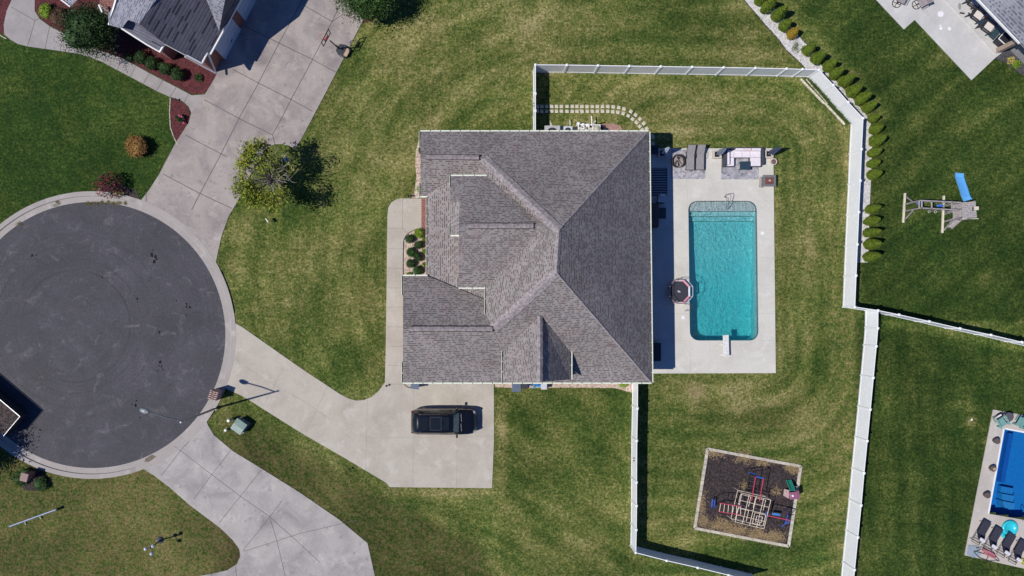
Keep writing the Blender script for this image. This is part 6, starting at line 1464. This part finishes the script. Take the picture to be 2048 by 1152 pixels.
# arborvitae row: three variants, copied
def make_arb(seed, m, h=2.1, r=.46):
    rnd = random.Random(seed); t = thing("arborvitae", "x", "evergreen", (0, 0, 0)); b = L()
    wob = [rnd.uniform(.85, 1.12) for _ in range(9)]
    def f():
        u = rnd.random() ** 1.25; z = h * (.03 + .97 * u); a_ = rnd.uniform(0, 6.283); w_ = wob[int(a_ / 6.284 * 9)]
        rr = r * w_ * (math.sin(min(1, (u * 3.2)) * 1.57) ** .6) * (1 - u) ** .62 * 1.15 * rnd.uniform(.86, 1.06)
        return Vector((rr * math.cos(a_), rr * math.sin(a_), z)), Vector((math.cos(a_), math.sin(a_), .5))
    leaves(b, f, 2600, .03, rnd, .9, 1.7)
    n = 14; pr = []; vs = []; fs = []
    for i in range(13):
        u = i / 12; z = h * (.03 + .93 * u)
        for k in range(n):
            a_ = 6.283 * k / n; rr = r * wob[int(k / n * 9)] * (math.sin(min(1, (u + .06) * 3.2) * 1.57) ** .6) * (1 - u) ** .62 * .98 + .01; vs.append((rr * math.cos(a_), rr * math.sin(a_), z))
    for i in range(12):
        for k in range(n): fs.append((i * n + k, i * n + (k + 1) % n, (i + 1) * n + (k + 1) % n, (i + 1) * n + k))
    b.add(vs, fs); b.build("foliage", m, t)
    b = L(); b.tube([(0, 0, 0), (0, 0, h * .6)], [.05, .02], 6); b.build("trunk", M_bark, t)
    return t
protos = [make_arb(21, M_leaf_arb), make_arb(22, M_leaf_arb), make_arb(23, M_leaf_arb), make_arb(24, M_leaf_arb_brown)]
arb = [(1514, 4, 1.05, 1.0, 0), (1527, 21, 1.12, 1.12, 1), (1549, 36, 1.12, 1.1, 2), (1563, 57, 1.0, .82, 0), (1579, 72, .95, .72, 3),
       (1609, 105, 1.0, .85, 1), (1627, 122, 1.05, .95, 2), (1650, 137, 1.0, .9, 0), (1663, 152, 1.0, .95, 1), (1680, 168, 1.0, 1.05, 2), (1696, 187, 1.0, 1.0, 0), (1713, 203, 1.0, 1.05, 1), (1728, 218, .95, .9, 2), (1739, 240, .78, .7, 0),
       (1741, 262, .92, .85, 1), (1742, 286, 1.05, 1.0, 2), (1738, 308.5, .86, .85, 0), (1737, 330, .82, .8, 1), (1737, 352, .95, .9, 2),
       (1733, 420, .85, 1.0, 0), (1731, 444, .92, 1.0, 1), (1730, 467, .92, 1.1, 2), (1730, 490, .95, 1.1, 0), (1729, 514, .95, 1.1, 1)]
used = set(); secs = [5, 14, 5]
def arb_label(i):
    if i == 4: return "bronze tinged arborvitae at the lower end of the upper group of five"
    if i < 4: return f"{ORD[i]} arborvitae from the photo's top edge in the upper group of five"
    if i < 19: return f"{ORD[i - 5]} arborvitae below the bare gravel gap, in the long middle row"
    return f"{ORD[i - 19]} arborvitae from the top in the lowest group of five beside the fence"
for i, (x, y, sr, sh, k) in enumerate(arb):
    pr = protos[k]; o = pr if k not in used else copy_tree(pr); used.add(k)
    o.location = P(x, y); o.rotation_euler.z = i * 1.3; o.scale = (sr, sr, sh * 1.0); tag(o, arb_label(i), "evergreen", "row of arborvitae along the fence")
# shrubs
G1 = "round clipped shrubs in the red mulch bed"
for i, (x, y, r, h) in enumerate(((286, 118, .52, .9), (310, 129, .58, .9), (336, 141, .52, .85), (359, 154, .62, .95))):
    shrub_at(x, y, r, h, M_leaf_dark, ["first round shrub from the left in the red mulch by the walk", "second round shrub from the left in the red mulch by the walk", "third round shrub from the left in the red mulch by the walk", "largest round shrub, nearest the driveway in the red mulch"][i], group=G1, n=1300, seed=30 + i)
shrub_at(398, 157, .33, .3, M_leaf, "low spiky green plant in the red mulch near the driveway", "plant", n=260, leaf=.05, seed=35, core=False)
shrub_at(262, 118, .4, .4, M_leaf_dark, "low dark shrub at the shaded left end of the clipped shrubs", n=500, seed=36)
shrub_at(96, 24, .55, .7, M_leaf_lime, "smooth bright green mound at the bend of the front walk", n=1000, seed=37, sy=1.4)
shrub_at(126, 38, .8, .9, M_leaf_brown, "bronze brown leafy shrub between the green mound and the dark tree", n=2200, seed=38, sy=1.2)
shrub_at(146, 58, .32, .5, M_leaf_lime, "small lime green shrub at the foot of the dark tree", n=500, seed=39)
shrub_at(362, 238, .36, .55, M_leaf, "small rose bush with pink blooms in the teardrop mulch bed", "flower", n=500, seed=40, leaf=.045, core=False, flowers=(M_pink, 5, .07))
shrub_at(281, 296, .92, 1.25, M_leaf_orange, "round orange brown shrub alone on the left lawn", n=3200, seed=41, leaf=.04)
shrub_at(230, 371, 1.15, 1.5, M_leaf_red, "crimson and green bush at the kerb of the round road", n=1100, seed=42, leaf=.055, core=False, flowers=(mat("crimson_petals", (.30, .015, .05), .6), 30, .055))
shrub_at(240, 387, .45, .3, M_leaf_yellow, "low yellow leafed plant at the foot of the crimson bush", "plant", n=300, seed=43, core=False)
G2 = "green shrubs in the gravel bed by the front walk"
posl = ["topmost bright green shrub in the gravel bed by the porch step", "dark shrub nearest the walk at the top of the gravel bed", "dark shrub second from the top on the roof side of the gravel bed", "dark shrub halfway down the gravel bed beside the walk",
        "dark shrub halfway down the gravel bed on the roof side", "dark shrub third down along the walk in the gravel bed", "lowest bright green shrub in the gravel bed"]
for i, (x, y, m) in enumerate(((837, 467.5, M_leaf_lime), (820, 479, M_leaf_dark), (837, 489, M_leaf_dark), (821, 505, M_leaf), (836, 515, M_leaf_dark), (823, 529, M_leaf_dark), (835, 541, M_leaf))):
    shrub_at(x, y, .40, .62, m, posl[i], group=G2, n=700, seed=50 + i)
for i, (x, y, lab) in enumerate(((850, 478, "small lime plant at the roof edge, top of the gravel bed"), (849, 503, "small lime plant against the roof edge in the middle of the gravel bed"), (850, 530, "small lime plant against the roof edge low in the gravel bed"), (819, 550, "small lime plant at the bottom corner of the gravel bed"))):
    shrub_at(x, y, .24, .3, M_leaf_lime, lab, "plant", "small lime plants in the gravel bed", n=260, seed=60 + i, core=False)
for i, (x, y, r, lab) in enumerate(((847, 301, .42, "upper green shrub half hidden under the main house's left eave"), (846, 378, .46, "lower green shrub half hidden under the main house's left eave"), (813, 589, .3, "small green shrub under the garage eave, nearer the gravel bed"), (811, 728, .36, "small green shrub under the garage eave, nearer the driveway"), (1245, 764, .5, "low bright green shrub at the lower right end of the gravel strip"))):
    shrub_at(x, y, r, .5, M_leaf_lime if i in (4, 1) else M_leaf, lab, group="small shrubs at the main house's walls", n=500, seed=70 + i)
shrub_at(50, 954, .74, .65, M_leaf, "round green bush wrapping the left of the small brick mailbox", group="bushes at the small mailbox", n=1500, seed=80)
shrub_at(86, 966, .60, .55, M_leaf, "round green bush right of the small brick mailbox", group="bushes at the small mailbox", n=1400, seed=81)
shrub_at(2018, 123, .32, .45, M_leaf_yellow, "upper pale yellow shrub in the dark mulch, top right", n=240, seed=82, leaf=.05, core=False); shrub_at(2030, 131, .34, .4, M_leaf_lime, "lower lime yellow shrub in the dark mulch, top right", n=300, seed=83, leaf=.05, core=False)
shrub_at(2044, 1122, .25, .35, mat("yellow_petals", (.60, .58, .03), .6), "clump of bright yellow flowers at the right edge below the loungers", "flower", n=260, seed=84, leaf=.05, core=False)
# trees
def tree(name, x, y, h, r, cz, m, lab, n, leaf, seed, nb=26, trunk=.13, fill=1.0, core=0, bark=M_bark, flat=.75, clusters=None, stems=1):
    c = P(x, y); rnd = random.Random(seed); t = thing(name, lab, "tree", (c.x, c.y, 0)); cl = []
    tb = L(); tips = []
    for k in range(nb):
        a_ = 6.283 * k / nb * 1.618 * 3; ph = rnd.uniform(.05, 1.2); q = rnd.uniform(.65, 1.0)
        tip = Vector((r * q * math.cos(a_) * math.cos(ph), r * q * math.sin(a_) * math.cos(ph), cz + r * flat * q * math.sin(ph) - r * .25))
        st0 = Vector((rnd.uniform(-.1, .1), rnd.uniform(-.1, .1), rnd.uniform(.25, .5) * cz)); mid = st0.lerp(tip, .5) + Vector((rnd.uniform(-.2, .2), rnd.uniform(-.2, .2), .15 * r))
        tb.tube([st0, mid, tip], [trunk * .45, trunk * .25, .012], 5); tips.append((st0, mid, tip)); cl.append(tip)
        for _ in range(4):
            s = mid.lerp(tip, rnd.random()); e = s + Vector((rnd.gauss(0, .4), rnd.gauss(0, .4), rnd.uniform(0, .5))) * r * .35; tb.tube([s, e], [.018, .005], 4); cl.append(e)
    tb.build("branch", bark, t)
    b = L(); b.tube([(0, 0, 0), (.03, .02, cz * .35), (0, 0, cz * .8)], [trunk, trunk * .8, trunk * .4], 9); b.build("trunk", bark, t)
    if clusters: cl = [v for v in cl if clusters(v, rnd)]
    b = L()
    def f():
        v = rnd.choice(cl); s = r * .17 * fill; o = v + Vector((rnd.gauss(0, s), rnd.gauss(0, s), rnd.gauss(0, s * .8))); return o, (o - Vector((0, 0, cz * .8))).normalized()
    leaves(b, f, n, leaf, rnd, .5)
    for k in range(int(core)):
        v = Vector((rnd.uniform(-.45, .45) * r, rnd.uniform(-.45, .45) * r, cz + rnd.uniform(-.2, .3) * r)); lump(b, v, r * .48, r * .48, r * .5, rnd, 9, 7, .18)
    b.build("crown", m, t); return t
def sparse_rule(v, rnd):
    rr = math.hypot(v.x, v.y)
    return (rr > 1.35 and not (v.x > .2 and v.y > -1.4) and not (v.x < -1.2 and -.6 < v.y < .1)) or rnd.random() < .06
tree("tree", 557, 366, 5.2, 2.75, 3.9, M_leaf_tree, "sparse yellow green tree with bare inner branches beside the upper driveway", 5000, .08, 5, 38, .12, .6, bark=M_bark_pale, clusters=sparse_rule)
tree("tree", 216, 86, 4.2, 1.8, 2.6, M_leaf_dark, "dense dark green tree against the front of the top left house", 20000, .055, 6, 34, .12, 1.4, flat=1.0, core=9)
tree("tree", 742, 6, 4, 2.1, 2.3, M_leaf, "dense mid green tree at the top edge beside the driveway", 21000, .06, 8, 34, .12, 1.4, flat=1.0, core=9)
tree("tree", 75, -42, 4, 1.3, 2.6, M_leaf_dark, "tree just above the top left edge that shades the front walk", 3000, .07, 9, 18, .1, 1.1)
tree("tree", -62, 905, 6, 1.9, 3.6, M_leaf_dark, "tree beyond the left edge whose shadow falls on the kerb", 9000, .08, 10, 26, .15, 1.5)
bpy.context.view_layer.update()
